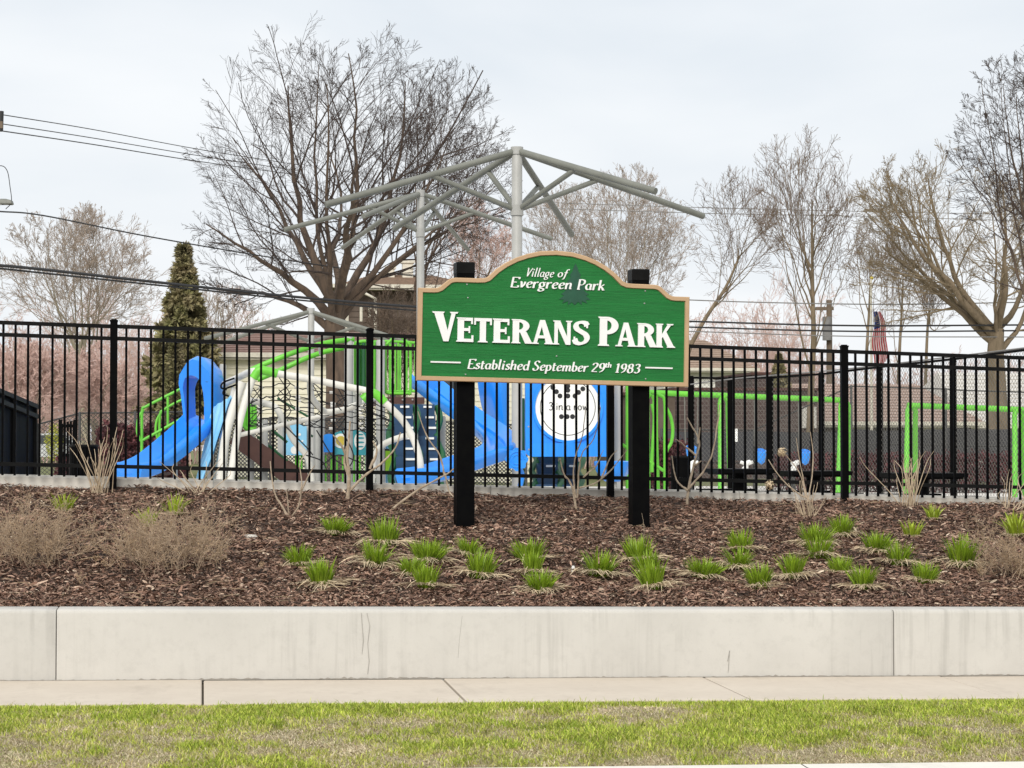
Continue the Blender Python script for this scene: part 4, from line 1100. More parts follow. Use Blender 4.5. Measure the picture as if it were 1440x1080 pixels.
shade('grey steel shade frame without canopy at the left edge of the sign', 591, 33, 269, .060, R2, [along(591, 269, 33, R2[0], .36), along(591, 269, 33, R2[2], .3), along(591, 269, 33, R2[3], .4), along(591, 269, 33, R2[4], .3)], 327)
R3 = [(288, 476, 37), (313, 482, 39.5), (574, 481, 37), (572, 490, 39.5)]
shade('low grey steel shade frame seen just above the fence by the cream house', 437, 38, 435, .058, R3, [along(437, 435, 38, R3[0], .42), along(437, 435, 38, R3[2], .46)], 481)

def chute(root, path, w_=.5, h_=.2, m_='play_blue', name='chute', sec=None, taper=None):
    q = spline(path, 6); t = norm(np.gradient(q, axis=0)); G = []
    for i in range(len(q)):
        th_ = t[i] * [1, 1, 0]; th_ = th_ / (np.linalg.norm(th_) + 1e-9)
        s_ = np.array([th_[1], -th_[0], 0]); u_ = np.cross(s_, t[i]); u_ = u_ if u_[2] > 0 else -u_
        W = w_ / 2
        pr = [(-W - .07, h_ * .7), (-W - .06, h_ * .98), (-W - .03, h_ + .02), (-W, h_ * .97), (-W + .04, h_ * .45), (-W + .09, .04), (-W * .4, 0), (W * .4, 0), (W - .09, .04), (W - .04, h_ * .45), (W, h_ * .97), (W + .03, h_ + .02), (W + .06, h_ * .98), (W + .07, h_ * .7), (W + .03, -.02), (W * .5, -.06), (-W * .5, -.06), (-W - .03, -.02)]
        G.append([q[i] + s_ * a + u_ * b_ for a, b_ in pr])
    m = MB(); m.grid(G, closed=True)
    k = len(G[0]); m.add(G[0], [tuple(range(k))]); m.add(G[-1], [tuple(range(k))[::-1]])
    return child(m, name, m_, root, smooth=True)
# --- left slide with hood
b = ground_at(250, 27)
sl_ = thing('blue_slide', 'bright blue plastic slide with a moulded hood at the left', 'slide', b)
chute(sl_, PP([(292, 590, 28.3), (283, 598, 28.1), (262, 619, 27.75), (235, 642, 27.3), (212, 659, 27.0), (193, 667, 26.75), (178, 669, 26.6)]), .38, .14)
hd = norm(P(235, 640, 27.3) - P(288, 640, 28.15)); hd[2] = 0; hd = norm(hd); hs = np.array([hd[1], -hd[0], 0]); hs = hs if hs[0] > 0 else -hs
hc = P(287, 604, 28.15)
def arch(hw, z1, rt, n=10):
    return [(-hw, -.12), (-hw, z1 * .5), (-hw, z1)] + [(-hw * math.cos(a), z1 + rt * math.sin(a)) for a in np.linspace(.12, math.pi - .12, n)] + [(hw, z1), (hw, z1 * .5), (hw, -.12)]
H3 = lambda x, y, d: hc + hs * x * .70 + np.array([0, 0, 1]) * y * .96 + hd * d
o_ = [(-.29, -.12), (-.30, .2), (-.33, .48), (-.355, .64), (-.32, .76), (-.22, .85), (-.12, .94), (0, .975), (.12, .95), (.22, .87), (.32, .80), (.36, .66), (.35, .48), (.34, .2), (.34, -.12)]
i_ = [(-.23, -.12), (-.24, .2), (-.26, .44), (-.27, .56), (-.24, .64), (-.20, .69), (-.14, .72), (-.06, .73), (.03, .71), (.09, .67), (.13, .60), (.15, .50), (.15, .36), (.15, .2), (.16, -.12)]
secs = [(-.07, .95, 0), (-.02, 1.0, 0), (.06, 1.02, .0), (.12, 1.0, .01), (.19, .97, .02)]
G = []
for d_, k, f_ in secs:
    G.append([H3(x * k, y * (k if y > .3 else 1), d_ + (.20 * max(0, y - .35) if d_ > 0 else -.04 * y)) for x, y in o_])
Gi = []
for d_, k, f_ in secs[::-1]:
    Gi.append([H3(x, y, d_ + (.20 * max(0, y - .35) if d_ > 0 else -.04 * y)) for x, y in i_])
m = MB(); m.grid(G + Gi + G[:1]); hood = child(m, 'hood', 'play_blue', sl_, smooth=True)
for sx_, zz in ((.255, .68), (-.02, .86)):       # dark moulded cut-outs in the hood
    c = H3(sx_, zz, .245)
    m = MB(); m.tube([c - hd * .03, c + hd * .006], [.045, .045], 10)
    o = child(m, 'hood_hole', 'navy', sl_, smooth=True)
TB(sl_, 'leg', 'post_grey', [(246, 640, 27.4), (247, 690, 27.4)], .03, smooth_path=False)
for q in ((296, 28.9), (313, 28.5)): vpost(sl_, q[0], q[1], 545 if q[0] < 300 else 512, .045)
# --- green stair rails on the left
b = ground_at(220, 29)
t = thing('stair_rails', 'green tubular stair handrails at the left of the blue slide', 'handrail', b)
for pts in ([(258, 545), (230, 559), (205, 572), (200, 578), (199.5, 620), (199, 672)], [(202, 576), (195, 588), (193, 604), (195, 614), (200, 622)], [(199, 620), (228, 604), (258, 587)]):
    TB(t, 'rail', 'play_green', [(x, y, 28.6) for x, y in pts], .019)
for pts in ([(258, 561), (240, 570), (230, 577), (225, 584), (224, 633)], [(228, 578), (221, 590), (219, 604), (221, 614), (225, 625)], [(224, 626), (242, 616), (258, 608)], [(236, 558), (236, 602)]):
    TB(t, 'rail', 'play_green', [(x, y, 29.4) for x, y in pts], .017)
for k in range(4):
    a = P(205 + 14 * k, 668 - 15 * k, 28.6); bb = P(228 + 14 * k, 666 - 15 * k, 29.4)
    m = MB(); m.bar(a, bb, .24, .03); child(m, 'tread', 'deck_brown', t)
# --- net climber
b = ground_at(440, 27.5)
nc = thing('net_climber', 'climbing frame of bent pale grey tubes hung with a black rope net', 'climber', b)
def joint(pts, Y): TB(nc, 'joint', 'play_green', [(x, y, Y) for x, y in pts], .056)
TB(nc, 'tube', 'tube_white', [(324, 690, 26.4), (326, 661, 26.4), (337, 594, 26.5), (355, 533, 26.6), (364, 521, 26.6), (387, 525, 26.6), (436, 533, 26.6), (474, 541, 26.6), (508, 548, 26.6), (524, 552, 26.6), (538, 563, 26.6), (569, 595, 26.6), (588, 636, 26.6), (595, 690, 26.6)], .045, sides=12)
joint([(356, 532), (364, 521), (376, 522), (390, 525.5)], 26.6); joint([(510, 562), (522, 553), (531, 556), (541, 566)], 26.6)
TB(nc, 'tube', 'tube_white', [(345, 563, 27.6), (366, 566, 27.6), (386, 572, 27.6), (397, 588, 27.6), (413, 619, 27.6), (433, 645, 27.6), (440, 690, 27.6)], .042, sides=12)
TB(nc, 'tube', 'tube_white', [(436, 533, 26.6), (437, 555, 26.9), (451, 574, 27.2), (464, 579, 27.3), (502, 570, 27.1), (503, 550, 26.6)], .038, sides=12)
TB(nc, 'tube', 'tube_white', [(336, 612, 27.4), (400, 597, 27.5), (460, 583, 27.6), (502, 568, 27.8), (530, 560, 28)], .03)
TB(nc, 'tube', 'tube_white', [(573, 612, 26.6), (552, 619, 26.8), (537, 627, 27), (527, 643, 27.1), (522, 692, 27.2)], .04, sides=12)
TB(nc, 'tube', 'tube_white', [(316, 540, 28), (335, 531, 27.6), (352, 523, 26.9), (362, 522, 26.6)], .045, sides=12)
TB(nc, 'tube', 'tube_white', [(341, 537, 27.2), (328, 575, 27.2), (316, 622, 27.1), (308, 692, 27)], .055, sides=12)
TB(nc, 'tube', 'tube_white', [(330, 545, 27.9), (318, 600, 27.9), (300, 692, 27.8)], .04, sides=12)
for hx in ((314, 549), (311, 540)):
    TB(nc, 'handle', 'black_rail', [(hx[0] + 18, hx[1] - 8, 27.6), (hx[0] + 3, hx[1] - 2, 27.5), (hx[0], hx[1] + 5, 27.5), (hx[0] + 8, hx[1] + 8, 27.5)], .012)
# rope net: rings and radials strung between the tubes, sagging
r = np.random.default_rng(77)
top = spline(PP([(352, 540, 26.6), (390, 527, 26.6), (436, 535, 26.6), (474, 543, 26.6), (508, 549, 26.6), (548, 574, 26.6)]), 5)
low = spline(PP([(350, 600, 27.8), (392, 596, 27.7), (436, 600, 27.6), (474, 604, 27.6), (510, 604, 27.4), (556, 604, 27.0)]), 5)
back = spline(PP([(352, 556, 29.2), (392, 548, 29.4), (436, 552, 29.5), (474, 556, 29.5), (508, 560, 29.3), (540, 566, 29)]), 5)
def net(A, B, rows, sag):
    m = MB(); n = len(A); W = []
    for j in range(rows + 1):
        u = j / rows; W.append(A * (1 - u) + B * u - np.array([0, 0, sag]) * 4 * u * (1 - u) + r.normal(0, .010, A.shape) * (0 < j < rows))
    return W
for W in (net(top, low, 4, -.05), net(low, back, 4, .14), net(top, back, 3, .22)):
    for j in range(1, len(W) - 1):
        m = MB(); m.tube(W[j], .0065, 5); child(m, 'rope', 'rope', nc, smooth=True)
    for i in range(1, len(W[0]), 5):
        m = MB(); m.tube(spline([q[min(max(i + (k % 2) * 2 - 1, 0), len(q) - 1)] for k, q in enumerate(W)], 3), .0065, 5); child(m, 'rope', 'rope', nc, smooth=True)
    for j in range(1, len(W) - 1):
        for i in range(2, len(W[0]), 6):
            c = W[j][i]; m = MB(); m.tube([c - [.03, 0, 0], c + [.03, 0, 0]], .018, 6); child(m, 'rope_clamp', 'clamp', nc)
for pts in ([(400, 598), (430, 628), (440, 640)], [(445, 605), (470, 645), (495, 660)], [(480, 604), (497, 640), (488, 662)], [(452, 655), (475, 640), (500, 648), (530, 660)], [(430, 640), (452, 648), (460, 662)], [(504, 602), (530, 620), (522, 640)]):
    TB(nc, 'rope', 'rope', [(x, y, 27.4) for x, y in pts], .009, sides=5)
# --- pale blue climbing slab beside it
b = ground_at(300, 27.6)
t = thing('climbing_wall', 'pale blue grooved climbing panel leaning between slide and net climber', 'climber', b)
edges = [(0, 322, 562), (1, 312, 600), (2, 300, 634), (3, 288, 668), (4, 282, 690)]
G = []
for k in range(9):
    u = k / 8
    a = P(326 - 42 * u ** 1.1, 556 + 120 * u, 27.3); c = P(300 - 27 * u, 572 + 112 * u, 27.9)
    row = []
    for j in range(13):
        v = j / 12
        q = a * (1 - v) + c * v + np.array([-.2, -.9, .1]) * (.035 * math.sin(v * 19 + 2.2 * math.sin(u * 5)) + .03 * math.sin(u * 9))
        row.append(q)
    G.append(row)
m = MB(); m.grid(G); m.grid([[p + np.array([.01, .06, -.02]) for p in rw_] for rw_ in G][::-1])
child(m, 'panel', 'pale_blue', t, smooth=True)
TB(t, 'leg', 'tube_white', [(330, 548, 27.9), (318, 620, 27.9), (312, 692, 27.9)], .04, smooth_path=False)
# --- long green overhead rails
b = ground_at(410, 29)
t = thing('overhead_rail', 'long curved green handrails rising to the playground tower', 'handrail', b)
TB(t, 'rail', 'play_green', [(318, 540, 29), (340, 528, 29), (360, 517, 29), (410, 497, 29), (455, 483, 29.2), (497, 477, 29.4)], .036)
TB(t, 'rail', 'play_green', [(362, 534, 29.7), (393, 521, 29.7), (430, 504, 29.7), (460, 494, 29.8), (497, 487, 29.9)], .036)
for x, y0, y1 in ((400, 501, 516), (448, 485, 498)): TB(t, 'tie', 'clamp', [(x, y0, 29), (x + 2, y1, 29.7)], .015, smooth_path=False)
# --- tower with deck, barriers and posts
b = ground_at(520, 30)
tw = thing('play_tower', 'raised playground deck with grey posts and green barrier bars left of the sign', 'play tower', b)
for x, Y, y0, rr in ((490, 29.4, 472, .062), (535, 29.4, 478, .062), (497, 31.6, 480, .055), (622, 31, 585, .05), (654, 31.5, 560, .05)): vpost(tw, x, Y, y0, rr)
m = MB(); a = P(535, 563, 29.4); c = P(592, 563, 29.4); m.box(((a[0] + c[0]) / 2, 30.4, a[2]), (c[0] - a[0] + .1, 2.0, .09)); child(m, 'deck', 'deck_brown', tw)
for x in (548, 566, 580):
    p = P(x, 562, 29.38); m = MB(); m.tube([p, p - [0, .012, 0]], .012, 8); child(m, 'bolt', 'galv', tw)
def barrier(root, x0, x1, y0, y1, Y, bars, m_='play_green', arch_=0, r_=.02):
    o = TB(root, 'barrier', m_, [(x0, y1, Y), (x0, y0, Y), (x0 + 2, y0 - 4, Y), ((x0 + x1) / 2, y0 - 6 - arch_, Y), (x1 - 2, y0 - 4, Y), (x1, y0, Y), (x1, y1, Y), (x1 - 4, y1 + 4, Y), (x0 + 4, y1 + 4, Y), (x0, y1, Y)], r_, n=4)
    for k in range(bars):
        x = x0 + (x1 - x0) * (k + 1) / (bars + 1)
        TB(root, 'bar', m_, [(x, y0 - 4, Y), (x, y1 + 4, Y)], r_ * .7, smooth_path=False)
barrier(tw, 542, 577, 488, 549, 29.5, 4, arch_=10); barrier(tw, 500, 526, 486, 546, 29.6, 5, r_=.026); barrier(tw, 500, 584, 486, 546, 31.4, 6)
for x in (504, 511): TB(tw, 'grip', 'deep_green', [(x, 482, 29.5), (x, 548, 29.5)], .03, smooth_path=False)
# lower deck panel on the left with its own posts and ramp
lt = thing('low_platform', 'low brown ramp platform with green barrier under the net climber', 'play platform', ground_at(360, 29.5))
for x, y0 in ((353, 570), (372, 590), (395, 585)): vpost(lt, x, 29.2 if x < 390 else 30.4, y0, .048)
barrier(lt, 344, 358, 574, 600, 29.1, 2, r_=.03)
m = MB(); m.bar(P(330, 612, 29), P(412, 672, 29), .08, .26); child(m, 'stringer', 'deck_brown', lt)
m = MB(); m.bar(P(345, 618, 30), P(430, 676, 30), .08, .2); child(m, 'stringer', 'deck_brown', lt)
for y in (0, 26): TB(lt, 'handrail', 'deep_green', [(362, 588 + y, 29.4), (404, 622 + y, 29.4)], .018, smooth_path=False)
for y in (0, 24): TB(lt, 'handrail', 'deep_green', [(390, 560 + y, 30.2), (440, 590 + y, 30.2)], .016, smooth_path=False)
# --- low play panels
def panel(root, name, m_, x0, x1, y0, y1, Y, crown=6, thick=.04):
    a = P(x0, y0, Y); c = P(x1, y1, Y); n = 8
    top_ = [(a[0] + (c[0] - a[0]) * k / n, a[2] + crown * Y / FPX * math.sin(math.pi * k / n)) for k in range(n + 1)]
    m = MB(); m.prism([(a[0], c[2]), (c[0], c[2])] + top_[::-1], lambda x, z, d: np.array([x, Y - d, z]), 0, thick); return child(m, name, m_, root)
def disc(root, name, m_, px, py, Y, rad, d=.05, n=28, ky=1.0, inner=None, h=.006):
    c = P(px, py, Y); m = MB()
    o = [(c[0] + rad * math.cos(2 * math.pi * k / n), c[2] + rad * ky * math.sin(2 * math.pi * k / n)) for k in range(n)]
    f3 = lambda x, z, dd: np.array([x, Y - dd, z])
    if inner:
        i2 = [(c[0] + inner * math.cos(2 * math.pi * k / n), c[2] + inner * ky * math.sin(2 * math.pi * k / n)) for k in range(n)]
        m.ribbon(o + o[:1], i2 + i2[:1], f3, d, d + h)
    else:
        m.prism(o, f3, d, d + h)
    return child(m, name, m_, root)
pp = thing('bubble_panel', 'light blue play panel with white bubbles and green bars beneath', 'play panel', ground_at(415, 30))
panel(pp, 'board', 'pale_blue', 399, 431, 600, 640, 30, 5)
for x, y, rr in ((414, 633, .055), (421, 611, .02), (409, 612, .028), (425, 620, .014)): disc(pp, 'bubble', 'panel_white', x, y, 30, rr, d=.041)
for x in (416, 420, 424): TB(pp, 'bar', 'play_green', [(x, 640, 30.05), (x, 690, 30.05)], .014, smooth_path=False)
for x in (397, 433, 446): vpost(pp, x, 30.1, 590, .045)
p2 = thing('picture_panel', 'row of blue play panels with round pictures and green bars beneath', 'play panel', ground_at(485, 30.6))
panel(p2, 'board', 'play_blue', 455, 470, 612, 636, 30.6, 2); panel(p2, 'board', 'teal_panel', 470, 515, 609, 640, 30.7, 5)
disc(p2, 'picture', 'panel_white', 479, 620, 30.7, .105, d=.041); disc(p2, 'picture_print', 'yellow', 479, 620, 30.7, .07, d=.047); disc(p2, 'picture', 'panel_white', 506, 620, 30.7, .085, d=.041, ky=1.5)
for k, (y, w2) in enumerate(((611, .05), (616, .06), (622, .06), (628, .05))): disc(p2, 'picture_print', 'teal_panel', 506, y, 30.7, w2, d=.047, ky=.22)
for x in range(458, 516, 8): TB(p2, 'bar', 'play_green', [(x, 640, 30.7), (x, 692, 30.7)], .013, smooth_path=False)
for x in (452, 518): vpost(p2, x, 30.7, 585, .05)
p3 = thing('arched_play_board', 'narrow blue arched play panel with lime window beside the green climber', 'play panel', ground_at(548, 30))
panel(p3, 'board', 'pale_blue', 541, 563, 606, 690, 30.1, 9); panel(p3, 'frame', 'print_black', 540, 556, 631, 665, 29.9, 0); panel(p3, 'window', 'lime', 542, 553, 634, 662, 29.84, 0)
vpost(p3, 538, 30, 600, .045, 'panel_white')
# --- stepped climbers
def step_climber(label, xs, ys, Y, w2, steps, root_px):
    t = thing('step_climber', label, 'climber', ground_at(root_px, Y))
    (xa, xb), (ya, yb) = xs, ys
    for sgn in (-1, 1):
        q = []
        for k in range(13):
            u = k / 12
            p = P(xa + (xb - xa) * u, ya + (yb - ya) * u, Y - 1.1 * u); p[0] += sgn * w2 / 2 + .035 * math.sin(u * 13) ; q.append(p)
        m = MB(); m.tube(spline(q, 2), .045, 8); child(m, 'stringer', 'deep_green', t, smooth=True)
    for k in range(steps):
        u = (k + .5) / steps; p = P(xa + (xb - xa) * u, ya + (yb - ya) * u, Y - 1.1 * u)
        m = MB(); m.box(p, (w2 - .08, .12, .17 * (yb - ya) / steps / 12)); child(m, 'step', 'navy', t)
        m = MB(); m.box(p + np.array([.02 + .02 * (k % 3), -.066, .07]), (w2 * .36, .03, .028)); child(m, 'foothold', 'panel_white', t)
    return t
step_climber('dark green and navy stepped climber below the raised deck, left one', (566, 572), (572, 690), 29, .34, 8, 570)
step_climber('dark green and navy stepped climber below the raised deck, right one', (598, 606), (572, 690), 29.4, .32, 8, 604)
step_climber('dark green stepped climber beneath the blue disc panel', (770, 768), (640, 700), 29.2, .36, 4, 770)
step_climber('dark green stepped climber right of the one beneath the disc panel', (802, 798), (640, 700), 29.4, .30, 4, 800)
# --- curved slide behind the left sign post
t = thing('curved_slide', 'bright blue curving slide behind the left post of the sign', 'slide', ground_at(650, 29))
chute(t, PP([(594, 541, 30.4), (604, 550, 30.2), (630, 571, 29.8), (660, 593, 29.4), (688, 612, 29.0), (703, 628, 28.4), (698, 642, 27.9), (668, 653, 27.5), (636, 664, 27.1), (604, 673, 26.8), (572, 677, 26.6)]), .33, .14)
G = []
for k in range(9):
    u = k / 8; a = P(672 + 26 * u ** 1.6, 532 + 100 * u, 30); c = P(716, 532 + 100 * u, 29.6)
    G.append([a * (1 - v) + c * v + np.array([0, -.25, 0]) * math.sin(v * 3.1) for v in np.linspace(0, 1, 7)])
m = MB(); m.grid(G); m.grid([[p + np.array([0, .05, 0]) for p in q] for q in G][::-1]); child(m, 'side_wall', 'play_blue', t, smooth=True)
m = MB(); m.box(P(600, 543, 30.4), (.3, .35, .18)); child(m, 'entry', 'play_blue', t)
# --- disc panel
dp = thing('disc_game_panel', 'bright blue game panel with a big white disc marked with black dots', 'play panel', ground_at(797, 28))
a = P(738, 528, 28); c = P(859, 641, 28)
def rrect(x0, x1, z0, z1, rr, n=5):
    out = []
    for cx, cz, a0 in ((x1 - rr, z0 + rr, -90), (x1 - rr, z1 - rr, 0), (x0 + rr, z1 - rr, 90), (x0 + rr, z0 + rr, 180)):
        out += arc(cx, cz, rr, rr, a0, a0 + 90, n)
    return out
D3 = lambda x, z, d: np.array([x, 28 - d, z])
m = MB(); m.prism(rrect(a[0], c[0], c[2], a[2] + .1, .06), D3, 0, .07); child(m, 'board', 'play_blue', dp)
m = MB(); m.prism(rrect(a[0] + .02, c[0] - .02, c[2] - .01, c[2] + .17, .05), D3, .07, .10); child(m, 'lower_lip', 'play_blue', dp)
disc(dp, 'disc_ring', 'play_blue', 797, 573, 28, .475, d=.07, inner=.44, h=.03, n=40); disc(dp, 'disc', 'panel_white', 797, 573, 28, .44, d=.07, n=40, h=.012); disc(dp, 'printed_ring', 'print_black', 797, 573, 28, .375, d=.0825, inner=.366, n=40, h=.002)
for x, y in ((776, 545), (781, 551), (786, 557), (797, 543), (797, 549), (797, 557), (818, 547), (812, 552), (807, 557), (788, 586), (796, 586), (803.5, 586)): disc(dp, 'printed_dot', 'print_black', x, y, 28, .033, d=.0825, n=14, h=.003)
DX = P(0, 574, 28)
G2 = {'3': G_['3'], 'i': (.24, [[(.1, .58), (.1, .02)], [(.1, .76), (.1, .84)]]), 'n': G_['n'], 'a': G_['a'], 'r': G_['r'], 'o': G_['o'], 'w': (.7, [[(.04, .58), (.18, .03)], [(.18, .03), (.32, .5)], [(.32, .5), (.46, .03)], [(.46, .03), (.62, .58)]])}
T3 = lambda x, y, d: np.array([x, 28 - .082 - d, y])
text('3 in a row', P(770, 574, 28)[0], P(826, 574, 28)[0], P(790, 577, 28)[2], .105, slant=0, wv=.10, wh=.09, d=.002, thick=.002, to3=T3, root=dp, m_='print_black', glyphs=G2)
for x in (742, 853):
    for y in (632, 600): disc(dp, 'bolt', 'galv', x, y, 28, .012, d=.101 if y > 620 else .07, n=8)
vpost(dp, 870, 28.4, 535, .058); vpost(dp, 735, 28.6, 560, .03, 'deep_green')
# spinner flower on a stalk
t = thing('spinner_wheel', 'small blue scalloped plastic spinner wheel below the sign', 'spinner', ground_at(726, 27.2))
pts = [(.14 * (1 + .09 * math.cos(8 * q)) * math.cos(q), .14 * (1 + .09 * math.cos(8 * q)) * math.sin(q)) for q in np.linspace(0, 2 * math.pi, 49)[:-1]]
c = P(726, 646, 27.2)
m = MB(); m.prism(pts, lambda x, z, d: c + np.array([x, -d, z]), 0, .05); child(m, 'wheel', 'play_blue', t)
for rr in (.10, .06):
    m = MB(); q = [(rr * math.cos(k), .0, rr * math.sin(k)) for k in np.linspace(0, 5.2, 24)]; m.tube(np.array(q) + c + [0, -.05, 0], .012, 6); child(m, 'swirl', 'play_blue', t, smooth=True)
TB(t, 'stalk', 'play_blue', [(728, 655, 27.3), (734, 668, 27.3), (730, 690, 27.3)], .035)
# blue bucket stool
t = thing('blue_stool', 'blue scalloped plastic seat by the left side of the right sign post', 'stool', ground_at(862, 27.5))
c = P(862, 660, 27.5); G = []
for z, rr in ((-.16, .10), (-.10, .17), (-.03, .21), (.05, .235), (.10, .24), (.11, .21), (.06, .16), (.05, .02)):
    G.append([c + np.array([rr * (1 + .06 * math.cos(6 * q)) * math.cos(q), rr * math.sin(q), z]) for q in np.linspace(0, 2 * math.pi, 25)[:-1]])
m = MB(); m.grid(G, closed=True); child(m, 'seat', 'play_blue', t, smooth=True)
m = MB(); g_ = ground_at(862, 27.5); m.tube([g_, c - [0, 0, .15]], .05, 10); child(m, 'stem', 'post_grey', t, smooth=True)
# green loop ladder
t = thing('loop_ladder', 'bright green tubular loop ladder beside the right sign post', 'climber', ground_at(930, 28.5))
for pts in ([(882, 540), (882, 690)], [(889, 540), (889, 690)], [(915, 551), (928, 556), (935, 566), (935, 620), (935, 694)], [(923, 556), (923, 657)], [(917, 568), (920, 590), (917, 640), (917, 664)], [(936, 572), (943, 586), (946, 604), (944, 622), (937, 636), (936, 660)], [(873, 624), (905, 644), (935, 663)]):
    TB(t, 'tube', 'play_green', [(x, y, 28.6) for x, y in pts], .024)

# ------------------------------------------------------------------ swings
def swing_set(label, bar, legs, seats, Y):
    t = thing('swing_set', label, 'swing set', ground_at((bar[0][0] + bar[1][0]) / 2, Y))
    TB(t, 'top_bar', 'play_green', [(*bar[0], Y), (*bar[1], Y)], .058, smooth_path=False, sides=12)
    for x, y, dx in legs:
        for s_ in (-1, 1):
            g_ = ground_at(x + s_ * 7 + dx, Y + s_ * 1.0); p0 = P(x + s_ * 5, y + 1, Y)
            m = MB(); m.tube(spline([P(x, y, Y), p0 * .95 + g_ * .05, p0 * .8 + g_ * .2, g_], 5), .052, 10); child(m, 'leg', 'play_green', t, smooth=True)
    for x, y, yb in seats:
        a = P(x, y, Y)
        for s_ in (-1, 1):
            m = MB(); q = spline([a + [s_ * .14, 0, 0], P(x, (y + yb) / 2, Y) + [s_ * .13, 0, 0], P(x, yb - 10, Y) + [s_ * .12, 0, .02]], 4); m.tube(q, .012, 5); child(m, 'chain', 'chain', t)
        c = P(x, yb, Y); G = []
        for z, rr, d_ in ((-.15, .04, .03), (-.12, .08, .07), (-.02, .105, .09), (.09, .115, .10), (.10, .09, .08), (-.08, .07, .06)):
            G.append([c + np.array([rr * math.cos(q), d_ * math.sin(q), z + .04 * math.sin(q)]) for q in np.linspace(0, 2 * math.pi, 15)[:-1]])
        m = MB(); m.grid(G, closed=True); child(m, 'bucket_seat', 'play_blue', t, smooth=True)
    return t
swing_set('bright green swing set with blue bucket seats before the brick building', ((912, 552), (1192, 563)), [(1018, 557, 2), (1188, 563, -3), (915, 552, 3)], [(972, 556, 635), (1070, 559, 640), (1132, 561, 641)], 42)
swing_set('bright green swing set at the far right behind the chain-link fence', ((1276, 570), (1460, 577)), [(1282, 570, -2), (1432, 575, 2)], [], 40)
# sign board on the swing leg
b = P(1032, 612, 41.4); t = thing('notice_sign', 'small white notice plate on the green swing leg', 'sign', b)
m = MB(); m.box(b, (.15, .02, .26)); child(m, 'plate', 'panel_white', t)
# ------------------------------------------------------------------ picnic tables
def table(label, x0, x1, y, Y):
    a, c = P(x0, y, Y), P(x1, y, Y); ctr = (a + c) / 2; g_ = float(park_z(ctr[0]))
    t = thing('picnic_table', label, 'table', (ctr[0], ctr[1], g_), 'black picnic tables in the playground'); W = c[0] - a[0]
    m = MB(); m.box(ctr, (W, .75, .05)); m.box(ctr - [0, 0, .03], (W * .9, .65, .03)); child(m, 'table_top', 'black_metal', t)
    m = MB(); m.tube([(ctr[0], ctr[1], g_), (ctr[0], ctr[1], ctr[2] - .03)], .09, 12); child(m, 'pedestal', 'black_metal', t, smooth=True)
    for s_ in (-1, 1):
        bc = np.array([ctr[0], ctr[1] + s_ * .68, g_ + .45]); m = MB(); m.box(bc, (W, .27, .045))
        bn = child(m, 'bench', 'black_metal', t)
        for k in range(int(W / .09)):
            m = MB(); p = bc + np.array([-W / 2 + .05 + k * .09, -.14, 0]); m.tube([p, p - [0, .02, 0]], .025, 6); child(m, 'rim_ring', 'black_rail', t)
        m = MB(); m.bar((ctr[0], ctr[1], g_ + .25), bc - [0, 0, .02], .06, .06); child(m, 'bench_arm', 'black_metal', t)
table('black metal picnic table nearest the green loop ladder', 1000, 1080, 662, 25.5)
table('black metal picnic table just left of the right fence post', 1102, 1186, 665, 25.3)
table('black metal picnic table behind the right dry grass stalks', 1246, 1346, 668, 24.6)
for i, (x, y, Y, lab) in enumerate(((1050, 655, 33, 'small white object behind the first picnic table'), (1118, 655, 33, 'small white object behind the pale shrub with the flower head'), (973, 655, 33, 'small white object behind the branching bare shrub'))):  # unidentified white objects; their forms, with handle and foot, are made up
    b = ground_at(x, Y); t = thing('white_form', lab, 'unidentified object', b, 'small white objects')
    c = P(x, y, Y); m = MB()
    m.tube(spline([c + [-.08, 0, -.12], c + [-.02, 0, -.04], c + [.0, 0, .03], c + [.06, 0, .08]], 4), [.04, .045, .05, .05, .05, .045, .04, .04, .04, .04, .035, .03, .02], 9); child(m, 'body', 'panel_white', t, smooth=True)
    m = MB(); m.tube(spline([c + [-.10, 0, .06], c + [0, 0, .03], c + [.1, 0, .06]], 4), .028, 7); child(m, 'handle', 'panel_white', t, smooth=True)
    m = MB(); m.tube([b, c - [.05, 0, .1]], .04, 8); child(m, 'support', 'chain_dark', t)
# ------------------------------------------------------------------ bins, gate panels at the left
def slat_bin(label, x0, x1, y, Y):
    a, c = P(x0, y, Y), P(x1, y, Y); ctr = (a + c) / 2; g_ = float(park_z(ctr[0])); R_b = (c[0] - a[0]) / 2
    t = thing('litter_bin', label, 'bin', (ctr[0], ctr[1], g_), 'black slatted litter bins')
    m = MB(); m.tube([(ctr[0], ctr[1], g_), (ctr[0], ctr[1], ctr[2] - .04)], R_b * .93, 20); child(m, 'liner', 'black_metal', t, smooth=True)
    n = 22
    for k in range(n):
        q = 2 * math.pi * k / n; m = MB(); m.box((ctr[0] + R_b * math.cos(q), ctr[1] + R_b * math.sin(q), (g_ + ctr[2]) / 2), (.012, .04, ctr[2] - g_), rz=q); child(m, 'slat', 'black_metal', t)
    m = MB(); m.tube([(ctr[0] + R_b * 1.02 * math.cos(q), ctr[1] + R_b * 1.02 * math.sin(q), ctr[2]) for q in np.linspace(0, 2 * math.pi, 25)], .018, 6); child(m, 'rim', 'black_rail', t)
slat_bin('black slatted litter bin behind the left dry grass stalks', 98, 137, 627, 27)
slat_bin('black slatted litter bin beside the green loop ladder', 944, 970, 643, 30)
t = thing('gate_panel', 'solid black boarded gate panel at the left edge behind the fence', 'gate', ground_at(10, 24))
n = 14
